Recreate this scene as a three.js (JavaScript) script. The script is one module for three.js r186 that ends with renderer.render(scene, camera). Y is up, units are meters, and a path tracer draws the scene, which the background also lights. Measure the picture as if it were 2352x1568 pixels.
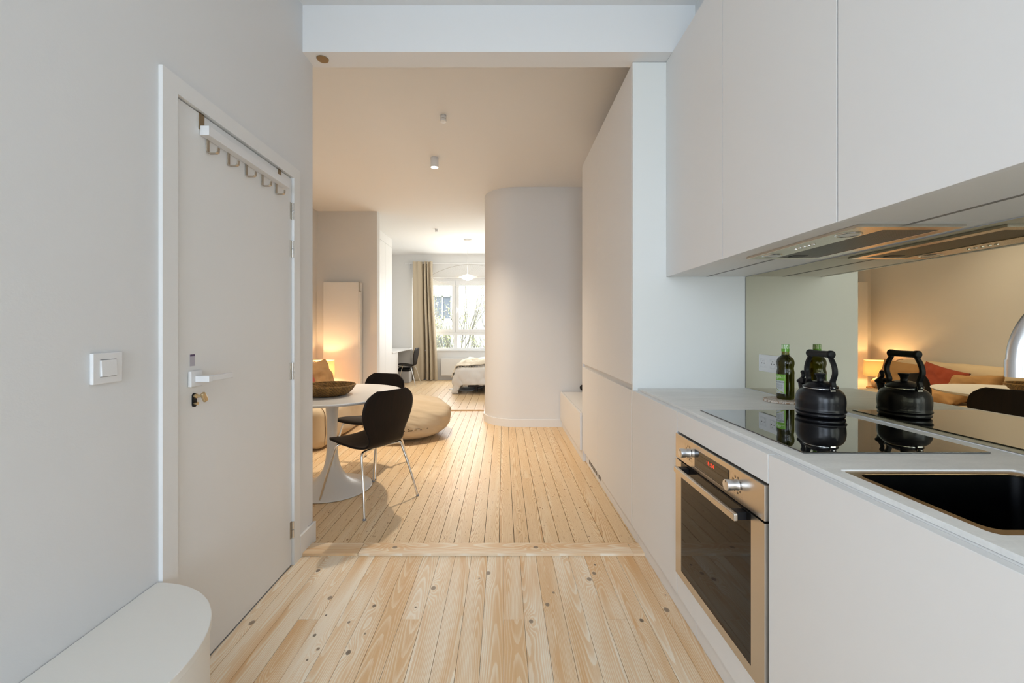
import * as THREE from 'three';
import { RoundedBoxGeometry } from 'three/addons/geometries/RoundedBoxGeometry.js';
import { RectAreaLightUniformsLib } from 'three/addons/lights/RectAreaLightUniformsLib.js';
import { mergeGeometries, mergeVertices } from 'three/addons/utils/BufferGeometryUtils.js';

// ---------------------------------------------------------------- camera, sky, exposure
const scene = new THREE.Scene();
const renderer = new THREE.WebGLRenderer({ antialias: true });
renderer.toneMapping = THREE.LinearToneMapping;
renderer.toneMappingExposure = 1.75;
renderer.shadowMap.enabled = true;

const EYE = 1.22, FOCAL = 935;                                   // eye height in m, focal length in px of the 2352 x 1568 frame
const camera = new THREE.PerspectiveCamera(2 * Math.atan(784 / FOCAL) * 180 / Math.PI, 2352 / 1568, 0.05, 200);
camera.position.set(0, EYE, 0);
camera.setViewOffset(2352, 1568, 20, 28, 2352, 1568);            // shift lens: verticals stay vertical
scene.add(camera);

scene.background = new THREE.Color(0.93, 0.97, 1.0);             // overcast white sky
scene.backgroundIntensity = 2.5;

RectAreaLightUniformsLib.init();
// daylight entering through the windows, as large soft sources in the window planes
const day1 = new THREE.RectAreaLight(new THREE.Color().setRGB(0.95, 0.98, 1.0), 2.15, 2.9, 1.5); day1.name = 'window_1_daylight'; day1.position.set(-0.585, 1.60, -9.78); day1.lookAt(-0.585, 1.60, 0); scene.add(day1);
const day2 = new THREE.RectAreaLight(new THREE.Color().setRGB(0.75, 0.94, 1.20), 3.4, 1.56, 2.20); day2.name = 'window_2_daylight'; day2.position.set(-0.24, 1.50, 4.285); day2.lookAt(-0.24, 1.50, -10); scene.add(day2);
const day3 = new THREE.RectAreaLight(new THREE.Color().setRGB(0.77, 0.945, 1.19), 1.9, 1.26, 1.56); day3.name = 'window_3_daylight'; day3.position.set(-1.11, 1.80, 1.65); day3.lookAt(10, 1.80, 1.65); scene.add(day3);

const WARM = new THREE.Color().setRGB(1.0, 0.62, 0.30);          // incandescent table lamp
const SPOTWHITE = new THREE.Color().setRGB(1.0, 0.85, 0.68);     // 3000 K ceiling spot

// ---------------------------------------------------------------- helpers
// plan coordinates: X to the right, Y up, D = distance in front of the camera (world z = -D)
let seed = 7;
const rand = () => { seed = (seed * 1664525 + 1013904223) >>> 0; return seed / 4294967296; };
const rr = (a, b) => a + (b - a) * rand();
const clamp = (x, a = 0, b = 1) => Math.min(b, Math.max(a, x));
const mixn = (a, b, t) => a + (b - a) * t;
const sstep = (a, b, x) => { const t = clamp((x - a) / (b - a)); return t * t * (3 - 2 * t); };
const hash = (x, y, s = 0) => { let h = (x * 374761393 + y * 668265263 + s * 974634777) | 0; h = Math.imul(h ^ (h >>> 13), 1274126177); h ^= h >>> 16; return (h >>> 0) / 4294967296; };
const vnoise = (x, y, s = 0) => {
  const ix = Math.floor(x), iy = Math.floor(y), fx = x - ix, fy = y - iy, u = fx * fx * (3 - 2 * fx), v = fy * fy * (3 - 2 * fy);
  const a = hash(ix, iy, s), b = hash(ix + 1, iy, s), c = hash(ix, iy + 1, s), d = hash(ix + 1, iy + 1, s);
  return a + (b - a) * u + (c - a) * v + (a - b - c + d) * u * v;
};
const fbm = (x, y, s = 0, o = 3) => { let v = 0, a = 0.5, t = 0; for (let i = 0; i < o; i++) { v += a * vnoise(x, y, s + i * 17); t += a; a *= 0.5; x *= 2.03; y *= 2.03; } return v / t; };
const noise3 = (x, y, z, s = 0) => (vnoise(x + z * 0.71, y - z * 0.53, s) + vnoise(y + 5.2 - x * 0.31, z + 1.7 + x * 0.42, s + 3)) / 2;

const used = {};
function numbered(name) { used[name] = (used[name] || 0) + 1; return used[name] === 1 ? name : name + '_' + String(used[name] - 1).padStart(3, '0'); }
const bases = new WeakMap();
function thing(name, label, category, [x, y, d] = [0, 0, 0], opt = {}) {
  const g = new THREE.Group();
  g.name = /^(wall|window|door|baseboard|trim)_/.test(name) ? name : numbered(name);
  g.position.set(x, y, -d);
  if (opt.turn) g.rotation.y = opt.turn;
  g.userData = { label, category };
  if (opt.group) g.userData.group = opt.group;
  if (opt.kind) g.userData.kind = opt.kind;
  scene.add(g);
  bases.set(g, opt.local ? [0, 0, 0] : [x, y, -d]);
  return g;
}
// part(): geometry given in world coordinates (or in the thing's own when it was made with local: true)
function part(name, geo, mat, parent, label) {
  const b = bases.get(parent);
  if (b[0] || b[1] || b[2]) geo.translate(-b[0], -b[1], -b[2]);
  const m = new THREE.Mesh(geo, mat);
  m.name = name; m.castShadow = m.receiveShadow = true;
  if (label) m.userData.label = label;
  parent.add(m); bases.set(m, b);
  return m;
}
const merge = (list) => mergeGeometries(list.map((g) => { const n = g.index ? g.toNonIndexed() : g; for (const k of Object.keys(n.attributes)) if (!['position', 'normal', 'uv'].includes(k)) n.deleteAttribute(k); return n; }));

// boxes: x0..x1, y0..y1, d0..d1 with uv in metres
function boxG(x0, x1, y0, y1, d0, d1) {
  const g = new THREE.BoxGeometry(Math.abs(x1 - x0), Math.abs(y1 - y0), Math.abs(d1 - d0));
  g.translate((x0 + x1) / 2, (y0 + y1) / 2, -(d0 + d1) / 2);
  return metreUV(g);
}
function rboxG(x0, x1, y0, y1, d0, d1, r = 0.002, seg = 2) {
  const g = new RoundedBoxGeometry(Math.abs(x1 - x0), Math.abs(y1 - y0), Math.abs(d1 - d0), seg, r);
  g.translate((x0 + x1) / 2, (y0 + y1) / 2, -(d0 + d1) / 2);
  return metreUV(g);
}
function metreUV(g) {
  const p = g.attributes.position, n = g.attributes.normal, uv = new Float32Array(p.count * 2);
  for (let i = 0; i < p.count; i++) {
    const ax = Math.abs(n.getX(i)), ay = Math.abs(n.getY(i)), az = Math.abs(n.getZ(i));
    if (ay >= ax && ay >= az) { uv[2 * i] = p.getX(i); uv[2 * i + 1] = p.getZ(i); }
    else if (ax >= az) { uv[2 * i] = p.getZ(i); uv[2 * i + 1] = p.getY(i); }
    else { uv[2 * i] = p.getX(i); uv[2 * i + 1] = p.getY(i); }
  }
  g.setAttribute('uv', new THREE.BufferAttribute(uv, 2));
  return g;
}
const shapeOf = (pts) => { const s = new THREE.Shape(); pts.forEach(([x, y], i) => (i ? s.lineTo(x, y) : s.moveTo(x, y))); s.closePath(); return s; };
const holeOf = (pts) => { const s = new THREE.Path(); pts.forEach(([x, y], i) => (i ? s.lineTo(x, y) : s.moveTo(x, y))); s.closePath(); return s; };
// plan outline in (X, D), from height y0 to y1
function planG(shape, y0, y1, bevel = 0, seg = 24) {
  const g = new THREE.ExtrudeGeometry(shape, { depth: y1 - y0 - 2 * bevel, bevelEnabled: bevel > 0, bevelThickness: bevel, bevelSize: bevel, bevelOffset: -bevel, bevelSegments: 2, curveSegments: seg });
  g.rotateX(-Math.PI / 2); g.translate(0, y0 + bevel, 0);
  return g;
}
// elevation outline in (D, Y), from X = x0 to x1
function sideG(shape, x0, x1) {
  const g = new THREE.ExtrudeGeometry(shape, { depth: x1 - x0, bevelEnabled: false, curveSegments: 24 });
  g.rotateY(Math.PI / 2); g.translate(x0, 0, 0);
  return g;
}
// elevation outline in (X, Y), from D = d0 to d1
function frontG(shape, d0, d1, bevel = 0) {
  const g = new THREE.ExtrudeGeometry(shape, { depth: d1 - d0 - 2 * bevel, bevelEnabled: bevel > 0, bevelThickness: bevel, bevelSize: bevel, bevelOffset: -bevel, bevelSegments: 2, curveSegments: 24 });
  g.translate(0, 0, -d1 + bevel);
  return g;
}
function cylG(r0, r1, h, x, y, d, seg = 32) { const g = new THREE.CylinderGeometry(r1, r0, h, seg); g.translate(x, y + h / 2, -d); return g; }
function latheG(profile, x, y, d, seg = 48) { const g = new THREE.LatheGeometry(profile.map(([a, b]) => new THREE.Vector2(a, b)), seg); g.translate(x, y, -d); return g; }
function tubeG(pts, r, seg = 40, rad = 10, closed = false, tension = 0.5) {
  const c = new THREE.CatmullRomCurve3(pts.map(([x, y, z]) => new THREE.Vector3(x, y, z)), closed, 'catmullrom', tension);
  return new THREE.TubeGeometry(c, seg, r, rad, closed);
}
const PD = (x, y, d) => [x, y, -d];

// soft upholstered block: a rounded box with folds
function softG(sx, sy, sz, r, amp, s, seg = 26, freq = 4) {
  let g = new THREE.BoxGeometry(sx, sy, sz, seg, Math.max(8, Math.round(seg * 0.6)), seg);
  g.deleteAttribute('normal'); g.deleteAttribute('uv');
  g = mergeVertices(g, 1e-5);
  const p = g.attributes.position, v = new THREE.Vector3(), q = new THREE.Vector3();
  for (let i = 0; i < p.count; i++) {
    v.fromBufferAttribute(p, i);
    q.set(clamp(v.x, -sx / 2 + r, sx / 2 - r), clamp(v.y, -sy / 2 + r, sy / 2 - r), clamp(v.z, -sz / 2 + r, sz / 2 - r));
    v.sub(q); const len = v.length() || 1; v.divideScalar(len);
    const n = (noise3(q.x * freq + v.x, q.y * freq + v.y, q.z * freq + v.z, s) - 0.5) * 2 * amp + (noise3(q.x * freq * 3, q.y * freq * 3 + v.y, q.z * freq * 3, s + 9) - 0.5) * amp * 0.5;
    const k = Math.min(len, r) + n;
    p.setXYZ(i, q.x + v.x * k, q.y + v.y * k, q.z + v.z * k);
  }
  g.computeVertexNormals();
  return metreUV(g);
}
// cushion w x h x t standing in the xy plane, centred
function cushionG(w, h, t, s) {
  const N = 26, pos = [], idx = [];
  for (const side of [1, -1]) for (let j = 0; j <= N; j++) for (let i = 0; i <= N; i++) {
    const u = i / N * 2 - 1, v = j / N * 2 - 1, pull = 1 - 0.07 * (1 - u * u) * (Math.abs(v) ** 4), pull2 = 1 - 0.07 * (1 - v * v) * (Math.abs(u) ** 4);
    const th = Math.pow(Math.max(0, (1 - u ** 4) * (1 - v ** 4)), 0.55) * t / 2;
    const wr = (fbm(u * 3 + s, v * 3, s, 3) - 0.5) * 0.05 * Math.min(1, th / (t / 4));
    pos.push(u * w / 2 * pull2, v * h / 2 * pull, side * (th + wr * (th > 0.002 ? 1 : 0)));
  }
  const M = (N + 1) * (N + 1);
  for (let k = 0; k < 2; k++) for (let j = 0; j < N; j++) for (let i = 0; i < N; i++) {
    const a = k * M + j * (N + 1) + i, b = a + 1, c = a + N + 1, d = c + 1;
    if (k === 0) idx.push(a, b, d, a, d, c); else idx.push(a, d, b, a, c, d);
  }
  let g = new THREE.BufferGeometry();
  g.setAttribute('position', new THREE.Float32BufferAttribute(pos, 3)); g.setIndex(idx);
  g = mergeVertices(g, 1e-5); g.computeVertexNormals();
  return metreUV(g);
}
// a sheet from f(s, t) -> [x, y, z], with thickness
function sheetG(f, ns, nt, thick) {
  const P = [], nrm = [];
  for (let j = 0; j <= nt; j++) for (let i = 0; i <= ns; i++) P.push(new THREE.Vector3(...f(i / ns, j / nt)));
  const at = (i, j) => P[clamp(j, 0, nt) * (ns + 1) + clamp(i, 0, ns)];
  for (let j = 0; j <= nt; j++) for (let i = 0; i <= ns; i++) nrm.push(new THREE.Vector3().subVectors(at(i + 1, j), at(i - 1, j)).cross(new THREE.Vector3().subVectors(at(i, j + 1), at(i, j - 1))).normalize());
  const pos = [], uv = [], idx = [], M = P.length;
  for (const k of [0.5, -0.5]) P.forEach((p, n) => { const q = p.clone().addScaledVector(nrm[n], k * thick); pos.push(q.x, q.y, q.z); uv.push((n % (ns + 1)) / ns, Math.floor(n / (ns + 1)) / nt); });
  const quad = (a, b, c, d) => idx.push(a, b, c, a, c, d);
  for (let j = 0; j < nt; j++) for (let i = 0; i < ns; i++) {
    const a = j * (ns + 1) + i, b = a + 1, c = a + ns + 2, d = a + ns + 1;
    quad(a, b, c, d); quad(M + a, M + d, M + c, M + b);
  }
  for (let i = 0; i < ns; i++) { quad(i, M + i, M + i + 1, i + 1); const a = nt * (ns + 1) + i; quad(a, a + 1, M + a + 1, M + a); }
  for (let j = 0; j < nt; j++) { const a = j * (ns + 1), b = a + ns + 1; quad(a, b, M + b, M + a); const c = a + ns, d = b + ns; quad(c, M + c, M + d, d); }
  const g = new THREE.BufferGeometry();
  g.setAttribute('position', new THREE.Float32BufferAttribute(pos, 3)); g.setAttribute('uv', new THREE.Float32BufferAttribute(uv, 2)); g.setIndex(idx);
  g.computeVertexNormals();
  return g;
}

// ---------------------------------------------------------------- textures and materials
function dataTex(w, h, f, srgb = true, rx = 1, ry = 1) {
  const d = new Uint8Array(w * h * 4);
  for (let j = 0; j < h; j++) for (let i = 0; i < w; i++) { const c = f(i, j), k = (j * w + i) * 4; d[k] = clamp(c[0], 0, 255); d[k + 1] = clamp(c[1], 0, 255); d[k + 2] = clamp(c[2], 0, 255); d[k + 3] = 255; }
  const t = new THREE.DataTexture(d, w, h);
  t.wrapS = t.wrapT = THREE.RepeatWrapping; t.magFilter = THREE.LinearFilter; t.minFilter = THREE.LinearMipmapLinearFilter; t.generateMipmaps = true;
  if (srgb) t.colorSpace = THREE.SRGBColorSpace;
  t.repeat.set(rx, ry); t.needsUpdate = true;
  return t;
}
function canvasTex(w, h, draw) {
  const c = document.createElement('canvas'); c.width = w; c.height = h; draw(c.getContext('2d'), w, h);
  const t = new THREE.CanvasTexture(c); t.colorSpace = THREE.SRGBColorSpace; return t;
}
const mat = (o) => new THREE.MeshStandardMaterial(o);
const phys = (o) => new THREE.MeshPhysicalMaterial(o);
const lin = (r, g, b) => new THREE.Color().setRGB(r, g, b);

// pine boards: COLS boards side by side, each BL metres long
const COLS = 16, BL = 2.1;
function pineTextures(style, W = 2048, H = 2048) {
  const CW = W / COLS, bw = 0.0864, col = new Uint8Array(W * H * 4), bmp = new Uint8Array(W * H * 4);
  const boards = [];
  for (let c = 0; c < COLS; c++) {
    const knots = [], nk = style === 'kitchen' ? 2 + Math.floor(rand() * 3) : style === 'beam' ? 2 : 2 + Math.floor(rand() * 4);
    for (let k = 0; k < nk; k++) knots.push([rr(-0.034, 0.034), rr(0.1, BL - 0.1), style === 'kitchen' ? 0.0035 + 0.008 * rand() ** 1.5 : rr(0.002, 0.006), rand()]);
    boards.push({ cx: rr(-0.05, 0.05), h0: rr(0.006, 0.06), sl: rr(-0.022, 0.022), ring: rr(0.0035, 0.0062), tone: rr(-1, 1), off: rr(0, 100), knots });
  }
  const TAN = [228, 189, 141], PALE = [251, 239, 219], ORANGE = [222, 170, 112], GREY = [128, 112, 96];
  const L0 = [238, 214, 176], L1 = [208, 166, 117], L2 = [223, 187, 136], L3 = [243, 228, 202];
  for (let i = 0; i < W; i++) {
    const c = Math.min(COLS - 1, Math.floor(i / CW)), B = boards[c], x = ((i - c * CW + 0.5) / CW - 0.5) * bw;
    for (let j = 0; j < H; j++) {
      const y = j / H * BL, k = (j * W + i) * 4;
      const wobx = 0.012 * (vnoise(y * 1.7, c, 1) - 0.5) + 0.003 * (vnoise(y * 7, c, 2) - 0.5);
      let depth = B.h0 + B.sl * (y - BL / 2) * 2 + 0.02 * (vnoise(y * 1.3 + B.off, c, 3) - 0.5) + 0.003 * (vnoise(y * 6 + B.off, x * 30 + c * 9, 4) - 0.5);
      let warp = 0, kn = 0, kring = 0, kt = 0;
      for (const [kx, ky, kr, t] of B.knots) {
        const dx = x - kx, dy = y - ky; if (Math.abs(dy) > 0.12) continue;
        const d2 = dx * dx + dy * dy * 0.12; warp += kr * 2.2 * Math.exp(-d2 / (kr * kr * 6));
        const d = Math.hypot(dx, dy * 0.75) / kr; if (d < 1.25) { kn = Math.max(kn, 1 - sstep(0.8, 1.2, d)); kring = d; kt = t; }
      }
      const r = Math.hypot(x - B.cx - wobx, depth) + warp + 0.0005 * vnoise(x * 400, y * 25, 5);
      const t = r / B.ring - Math.floor(r / B.ring);
      const late = sstep(0.35, 0.88, t) * (1 - sstep(0.93, 1.0, t));
      const fib = vnoise(x * 1500 + c * 31, y * 14, 6), patch = fbm(x * 14 + c * 5.7, y * 1.6 + B.off, 7, 3), patch2 = fbm(x * 30 + c * 3.1, y * 2.4 + B.off, 9, 2);
      let R, G, Bc;
      if (style === 'kitchen') {
        const m = clamp(0.46 + (patch - 0.5) * 1.5 + B.tone * 0.05 + late * 0.50 - 0.10 + (fib - 0.5) * 0.45);
        const o = clamp((patch2 - 0.62) * 3.2) * 0.6;
        R = mixn(mixn(TAN[0], PALE[0], m), ORANGE[0], o); G = mixn(mixn(TAN[1], PALE[1], m), ORANGE[1], o); Bc = mixn(mixn(TAN[2], PALE[2], m), ORANGE[2], o);
      } else {
        const m = clamp(late * 0.70 + (fib - 0.5) * 0.30 + 0.10 + B.tone * 0.10), o = clamp((patch - 0.42) * 1.5) * 0.6, p = clamp((patch2 - 0.5) * 2) * 0.55;
        R = mixn(mixn(mixn(L0[0], L1[0], m), L2[0], o), L3[0], p); G = mixn(mixn(mixn(L0[1], L1[1], m), L2[1], o), L3[1], p); Bc = mixn(mixn(mixn(L0[2], L1[2], m), L2[2], o), L3[2], p);
        // pairs of nails at each joist
        const yy = y - Math.round(y / 0.42) * 0.42;
        for (const nx of [-0.026, 0.024]) { const d = Math.hypot(x - nx - 0.004 * (hash(c, Math.round(y / 0.42), 3) - 0.5), yy); if (d < 0.003) { const q = 0.75 * (1 - sstep(0.0015, 0.003, d)); R = mixn(R, 70, q); G = mixn(G, 52, q); Bc = mixn(Bc, 38, q); } }
        const fl = vnoise(x * 160 + c * 11, y * 55, 13); if (fl > 0.86) { const q = (fl - 0.86) * 3; R = mixn(R, 150, q); G = mixn(G, 102, q); Bc = mixn(Bc, 60, q); }
      }
      if (kn > 0) {
        const q = kn * (0.55 + 0.35 * Math.abs(Math.sin(kring * 9))), dark = style === 'kitchen' ? GREY : [142, 92, 52];
        const dd = kt > 0.6 ? 0.72 : 1; R = mixn(R, dark[0] * dd, q); G = mixn(G, dark[1] * dd, q); Bc = mixn(Bc, dark[2] * dd, q);
      }
      col[k] = clamp(R, 0, 255); col[k + 1] = clamp(G, 0, 255); col[k + 2] = clamp(Bc, 0, 255); col[k + 3] = 255;
      const b = 150 - late * 70 + (fib - 0.5) * 60; bmp[k] = bmp[k + 1] = bmp[k + 2] = clamp(b, 0, 255); bmp[k + 3] = 255;
    }
  }
  const mk = (d, srgb) => { const t = new THREE.DataTexture(d, W, H); t.wrapS = t.wrapT = THREE.MirroredRepeatWrapping; t.magFilter = THREE.LinearFilter; t.minFilter = THREE.LinearMipmapLinearFilter; t.generateMipmaps = true; if (srgb) t.colorSpace = THREE.SRGBColorSpace; t.needsUpdate = true; return t; };
  return { map: mk(col, true), bump: mk(bmp, false) };
}
const kitchenPine = pineTextures('kitchen'), livingPine = pineTextures('living');
const M = {};
M.pineKitchen = mat({ map: kitchenPine.map, bumpMap: kitchenPine.bump, bumpScale: 0.0004, roughness: 0.45 });
M.pineLiving = mat({ map: livingPine.map, bumpMap: livingPine.bump, bumpScale: 0.0004, roughness: 0.42 });
M.joint = mat({ color: 0x2a2019, roughness: 1 });

const plasterBump = dataTex(256, 256, (i, j) => { const v = 128 + 90 * (fbm(i / 9, j / 9, 21, 3) - 0.5) + 40 * (hash(i, j, 4) - 0.5); return [v, v, v]; }, false, 2.5, 2.5);
M.wall = mat({ color: lin(0.80, 0.80, 0.795), roughness: 0.9, bumpMap: plasterBump, bumpScale: 0.0006 });
M.ceiling = mat({ color: lin(0.87, 0.87, 0.865), roughness: 0.95 });
M.lacquer = mat({ color: lin(0.85, 0.845, 0.835), roughness: 0.5 });
M.lacquerWarm = mat({ color: lin(0.84, 0.825, 0.80), roughness: 0.5 });
M.panel = mat({ color: lin(0.84, 0.85, 0.82), roughness: 0.55 });
M.doorPaint = mat({ color: lin(0.85, 0.845, 0.83), roughness: 0.45 });
M.whitePlastic = mat({ color: lin(0.84, 0.84, 0.84), roughness: 0.3 });
M.whiteGloss = phys({ color: lin(0.86, 0.86, 0.86), roughness: 0.25, clearcoat: 0.4, clearcoatRoughness: 0.15 });
M.tableWhite = phys({ color: lin(0.78, 0.77, 0.75), roughness: 0.32, clearcoat: 0.3, clearcoatRoughness: 0.25 });
M.chrome = mat({ color: lin(0.78, 0.77, 0.75), metalness: 1, roughness: 0.16 });
M.brass = mat({ color: lin(0.66, 0.52, 0.32), metalness: 1, roughness: 0.28 });
M.hookMetal = mat({ color: lin(0.50, 0.45, 0.38), metalness: 1, roughness: 0.38 });
M.strap = mat({ color: lin(0.30, 0.22, 0.13), metalness: 0.7, roughness: 0.5 });
const brushed = dataTex(128, 512, (i, j) => { const v = 128 + 100 * (vnoise(i / 40, j * 0.9, 31) - 0.5) + 30 * (fbm(i / 30, j / 60, 32) - 0.5); return [v, v, v]; }, false, 3, 3);
M.steel = mat({ color: lin(0.64, 0.60, 0.55), metalness: 1, roughness: 0.26, bumpMap: brushed, bumpScale: 0.00003 });
M.faucet = mat({ color: lin(0.62, 0.62, 0.63), metalness: 1, roughness: 0.24 });
M.blackGlass = phys({ color: lin(0.006, 0.006, 0.006), roughness: 0.02, ior: 1.6, clearcoat: 1, clearcoatRoughness: 0.01 });
M.ovenGlass = phys({ color: lin(0.012, 0.010, 0.009), roughness: 0.03, ior: 1.5, specularIntensity: 0.55 });
M.mirror = mat({ color: lin(0.66, 0.62, 0.48), metalness: 1, roughness: 0.004 });
M.black = phys({ color: lin(0.009, 0.009, 0.010), roughness: 0.45, specularIntensity: 0.5 });
M.kettle = phys({ color: lin(0.007, 0.007, 0.009), roughness: 0.25, specularIntensity: 0.7 });
M.sinkRim = mat({ color: lin(0.34, 0.24, 0.14), metalness: 1, roughness: 0.22 });
M.sinkBowl = mat({ color: lin(0.06, 0.06, 0.062), metalness: 1, roughness: 0.30 });
const stoneTex = dataTex(512, 512, (i, j) => { const a = fbm(i / 90, j / 22, 41, 4), b = vnoise(i / 3, j / 3, 44); const v = 238 + 18 * (a - 0.5) + 6 * (b - 0.5); return [v, v - 1, v - 5]; }, true, 1.6, 1.6);
M.counter = mat({ map: stoneTex, roughness: 0.42 });
const veneer = dataTex(256, 512, (i, j) => { const a = fbm(i / 3, j / 70, 51, 3), b = fbm(i / 18, j / 120, 53, 3), v = 0.75 + 0.5 * (a - 0.5) + 0.4 * (b - 0.5); return [32 * v, 21 * v, 15 * v]; }, true, 3, 2);
M.darkPly = phys({ map: veneer, roughness: 0.5, specularIntensity: 0.45 });
M.plyEdge = mat({ color: lin(0.10, 0.065, 0.04), roughness: 0.6 });
const weave = dataTex(128, 128, (i, j) => { const v = 128 + 60 * Math.sin(i * Math.PI / 2) * Math.sin(j * Math.PI / 2) + 60 * (hash(i, j, 6) - 0.5); return [v, v, v]; }, false, 5, 5);
const cloth = (r, g, b, k = 0.0012) => mat({ color: lin(r, g, b), roughness: 0.95, bumpMap: weave, bumpScale: k });
M.sofa = cloth(0.66, 0.53, 0.36); M.bean = cloth(0.54, 0.435, 0.30); M.piping = cloth(0.30, 0.21, 0.12);
M.rust = cloth(0.32, 0.055, 0.022); M.tan = cloth(0.42, 0.235, 0.095);
M.curtain = mat({ color: lin(0.58, 0.495, 0.37), roughness: 0.95 });
M.linen = cloth(0.84, 0.81, 0.77); M.throwWool = cloth(0.80, 0.71, 0.57); M.rug = cloth(0.85, 0.84, 0.82);
M.bedFrame = mat({ color: lin(0.06, 0.045, 0.035), roughness: 0.6 });
M.frameWhite = mat({ color: lin(0.82, 0.83, 0.84), roughness: 0.4 });
M.glass = phys({ color: lin(1, 1, 1), transmission: 1, thickness: 0, roughness: 0, ior: 1.45 });
M.plaster = mat({ color: lin(0.72, 0.71, 0.68), roughness: 0.85, bumpMap: plasterBump, bumpScale: 0.001 });
M.bench = mat({ color: lin(0.88, 0.855, 0.80), roughness: 0.7, bumpMap: plasterBump, bumpScale: 0.0006 });
M.oak = mat({ color: lin(0.36, 0.22, 0.11), roughness: 0.55 });

// ---------------------------------------------------------------- key dimensions (m)
const XL = -1.095, XF = 0.732, XW = 1.37;             // kitchen wall on the left, cabinet fronts, mirror plane
const DE = 2.3375, DT = 2.3045;                       // end of the left wall, side of the tall cabinet
const LL = -2.806, DP = 6.144, DW = 9.70, BACK = -4.3; // living room wall, partition, window wall, wall behind the camera
const HK = 2.987, HL = 3.0;

// ---------------------------------------------------------------- setting: walls, ceiling
const S = (name, label, category, at) => thing(name, label, category, at, { kind: 'structure' });
function structure(name, label, category, geo, m, at = [0, 0, 0]) { const g = S(name, label, category, at); part(name.replace(/_\d+$/, '') + '_surface', geo, m, g); return g; }
{
  const w = shapeOf([[BACK - 0.14, 0], [DE, 0], [DE, HK], [BACK - 0.14, HK]]);
  w.holes.push(holeOf([[1.345, 0], [2.116, 0], [2.116, 2.012], [1.345, 2.012]]));
  w.holes.push(holeOf([[-2.35, 0.95], [-0.95, 0.95], [-0.95, 2.65], [-2.35, 2.65]]));
  structure('wall_left', 'white painted wall around the hallway door', 'wall', sideG(w, XL - 0.12, XL), M.wall, [XL, 0, 0]);
  structure('wall_right', 'white wall behind the kitchen cabinets', 'wall', boxG(XW + 0.006, XW + 0.14, 0, HL, BACK - 0.14, DW + 0.3), M.wall, [XW, 0, 4]);
  structure('wall_living_left', 'warm lit white wall behind the sofa', 'wall', boxG(LL - 0.12, LL, 0, HL, DE - 0.12, DW + 0.3), M.wall, [LL, 0, 6]);
  structure('wall_living_front', 'white wall returning beside the dining area', 'wall', boxG(LL - 0.12, XL - 0.12, 0, HL, DE - 0.12, DE), M.wall, [-2, 0, DE]);
  structure('wall_partition', 'white partition wall with tall flat radiator', 'wall', boxG(LL, -1.906, 0, HL, DP, DP + 0.131), M.wall, [-2.3, 0, DP]);
  const ww = shapeOf([[LL - 0.12, 0], [XW + 0.14, 0], [XW + 0.14, HL], [LL - 0.12, HL]]);
  ww.holes.push(holeOf([[-2.17, 0.73], [1.0, 0.73], [1.0, 2.45], [-2.17, 2.45]]));
  structure('wall_window', 'bright white wall around the bedroom window', 'wall', frontG(ww, DW, DW + 0.3), M.wall, [-0.6, 0, DW]);
  const wb = shapeOf([[XL - 0.12, 0], [XW + 0.14, 0], [XW + 0.14, HL], [XL - 0.12, HL]]);
  wb.holes.push(holeOf([[-1.06, 0.32], [0.58, 0.32], [0.58, 2.68], [-1.06, 2.68]]));
  structure('wall_back', 'white kitchen wall around the garden window', 'wall', frontG(wb, BACK - 0.14, BACK), M.wall, [0, 0, BACK]);
  // the rounded wall of the bathroom block
  const r = 0.43, xl = -0.252, df = 5.092, c = new THREE.Shape();
  c.moveTo(XW, df); c.lineTo(xl + r, df); c.absarc(xl + r, df + r, r, -Math.PI / 2, -Math.PI, true); c.lineTo(xl, 6.5); c.lineTo(XW, 6.5); c.closePath();
  structure('wall_curved', 'white wall with a rounded corner beside the bedroom opening', 'wall', planG(c, 0, HL, 0, 40), M.wall, [0.5, 0, 5.8]);
  const b = new THREE.Shape(), t = 0.014;
  b.moveTo(XW, df - t); b.lineTo(xl + r, df - t); b.absarc(xl + r, df + r, r + t, -Math.PI / 2, -Math.PI, true); b.lineTo(xl - t, 6.5);
  b.lineTo(xl, 6.5); b.lineTo(xl, df + r); b.absarc(xl + r, df + r, r, -Math.PI, -Math.PI / 2, false); b.lineTo(XW, df); b.closePath();
  structure('baseboard_curved', 'white baseboard bent round the curved wall', 'baseboard', planG(b, 0, 0.095, 0, 40), M.doorPaint, [0, 0, 5.1]);
  structure('baseboard_left', 'short white baseboard at the end of the door wall', 'baseboard', rboxG(XL, XL + 0.014, 0, 0.115, 2.172, DE + 0.014, 0.003), M.doorPaint, [XL, 0, 2.25]);
  structure('trim_1', 'deep white beam across the ceiling opening', 'beam', boxG(XL, XW + 0.006, 2.733, HL, 2.221, 2.352), M.ceiling, [0, 2.73, 2.28]);
  structure('trim_2', 'white boxed bulkhead above the kitchen wall cabinets', 'bulkhead', boxG(1.047, XW + 0.006, 2.733, HK, BACK, 2.221), M.wall, [1.2, 2.73, 0.2]);
  const cg = S('ceiling', 'white ceiling over the kitchen and the living space', 'ceiling', [0, HK, 2]);
  part('ceiling_panel', boxG(XL - 0.12, XW + 0.14, HK, HK + 0.12, BACK - 0.14, 2.23), M.ceiling, cg);
  part('ceiling_panel', boxG(LL - 0.12, XW + 0.14, HL, HL + 0.12, 2.222, DW + 0.3), M.ceiling, cg);
}

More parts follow.
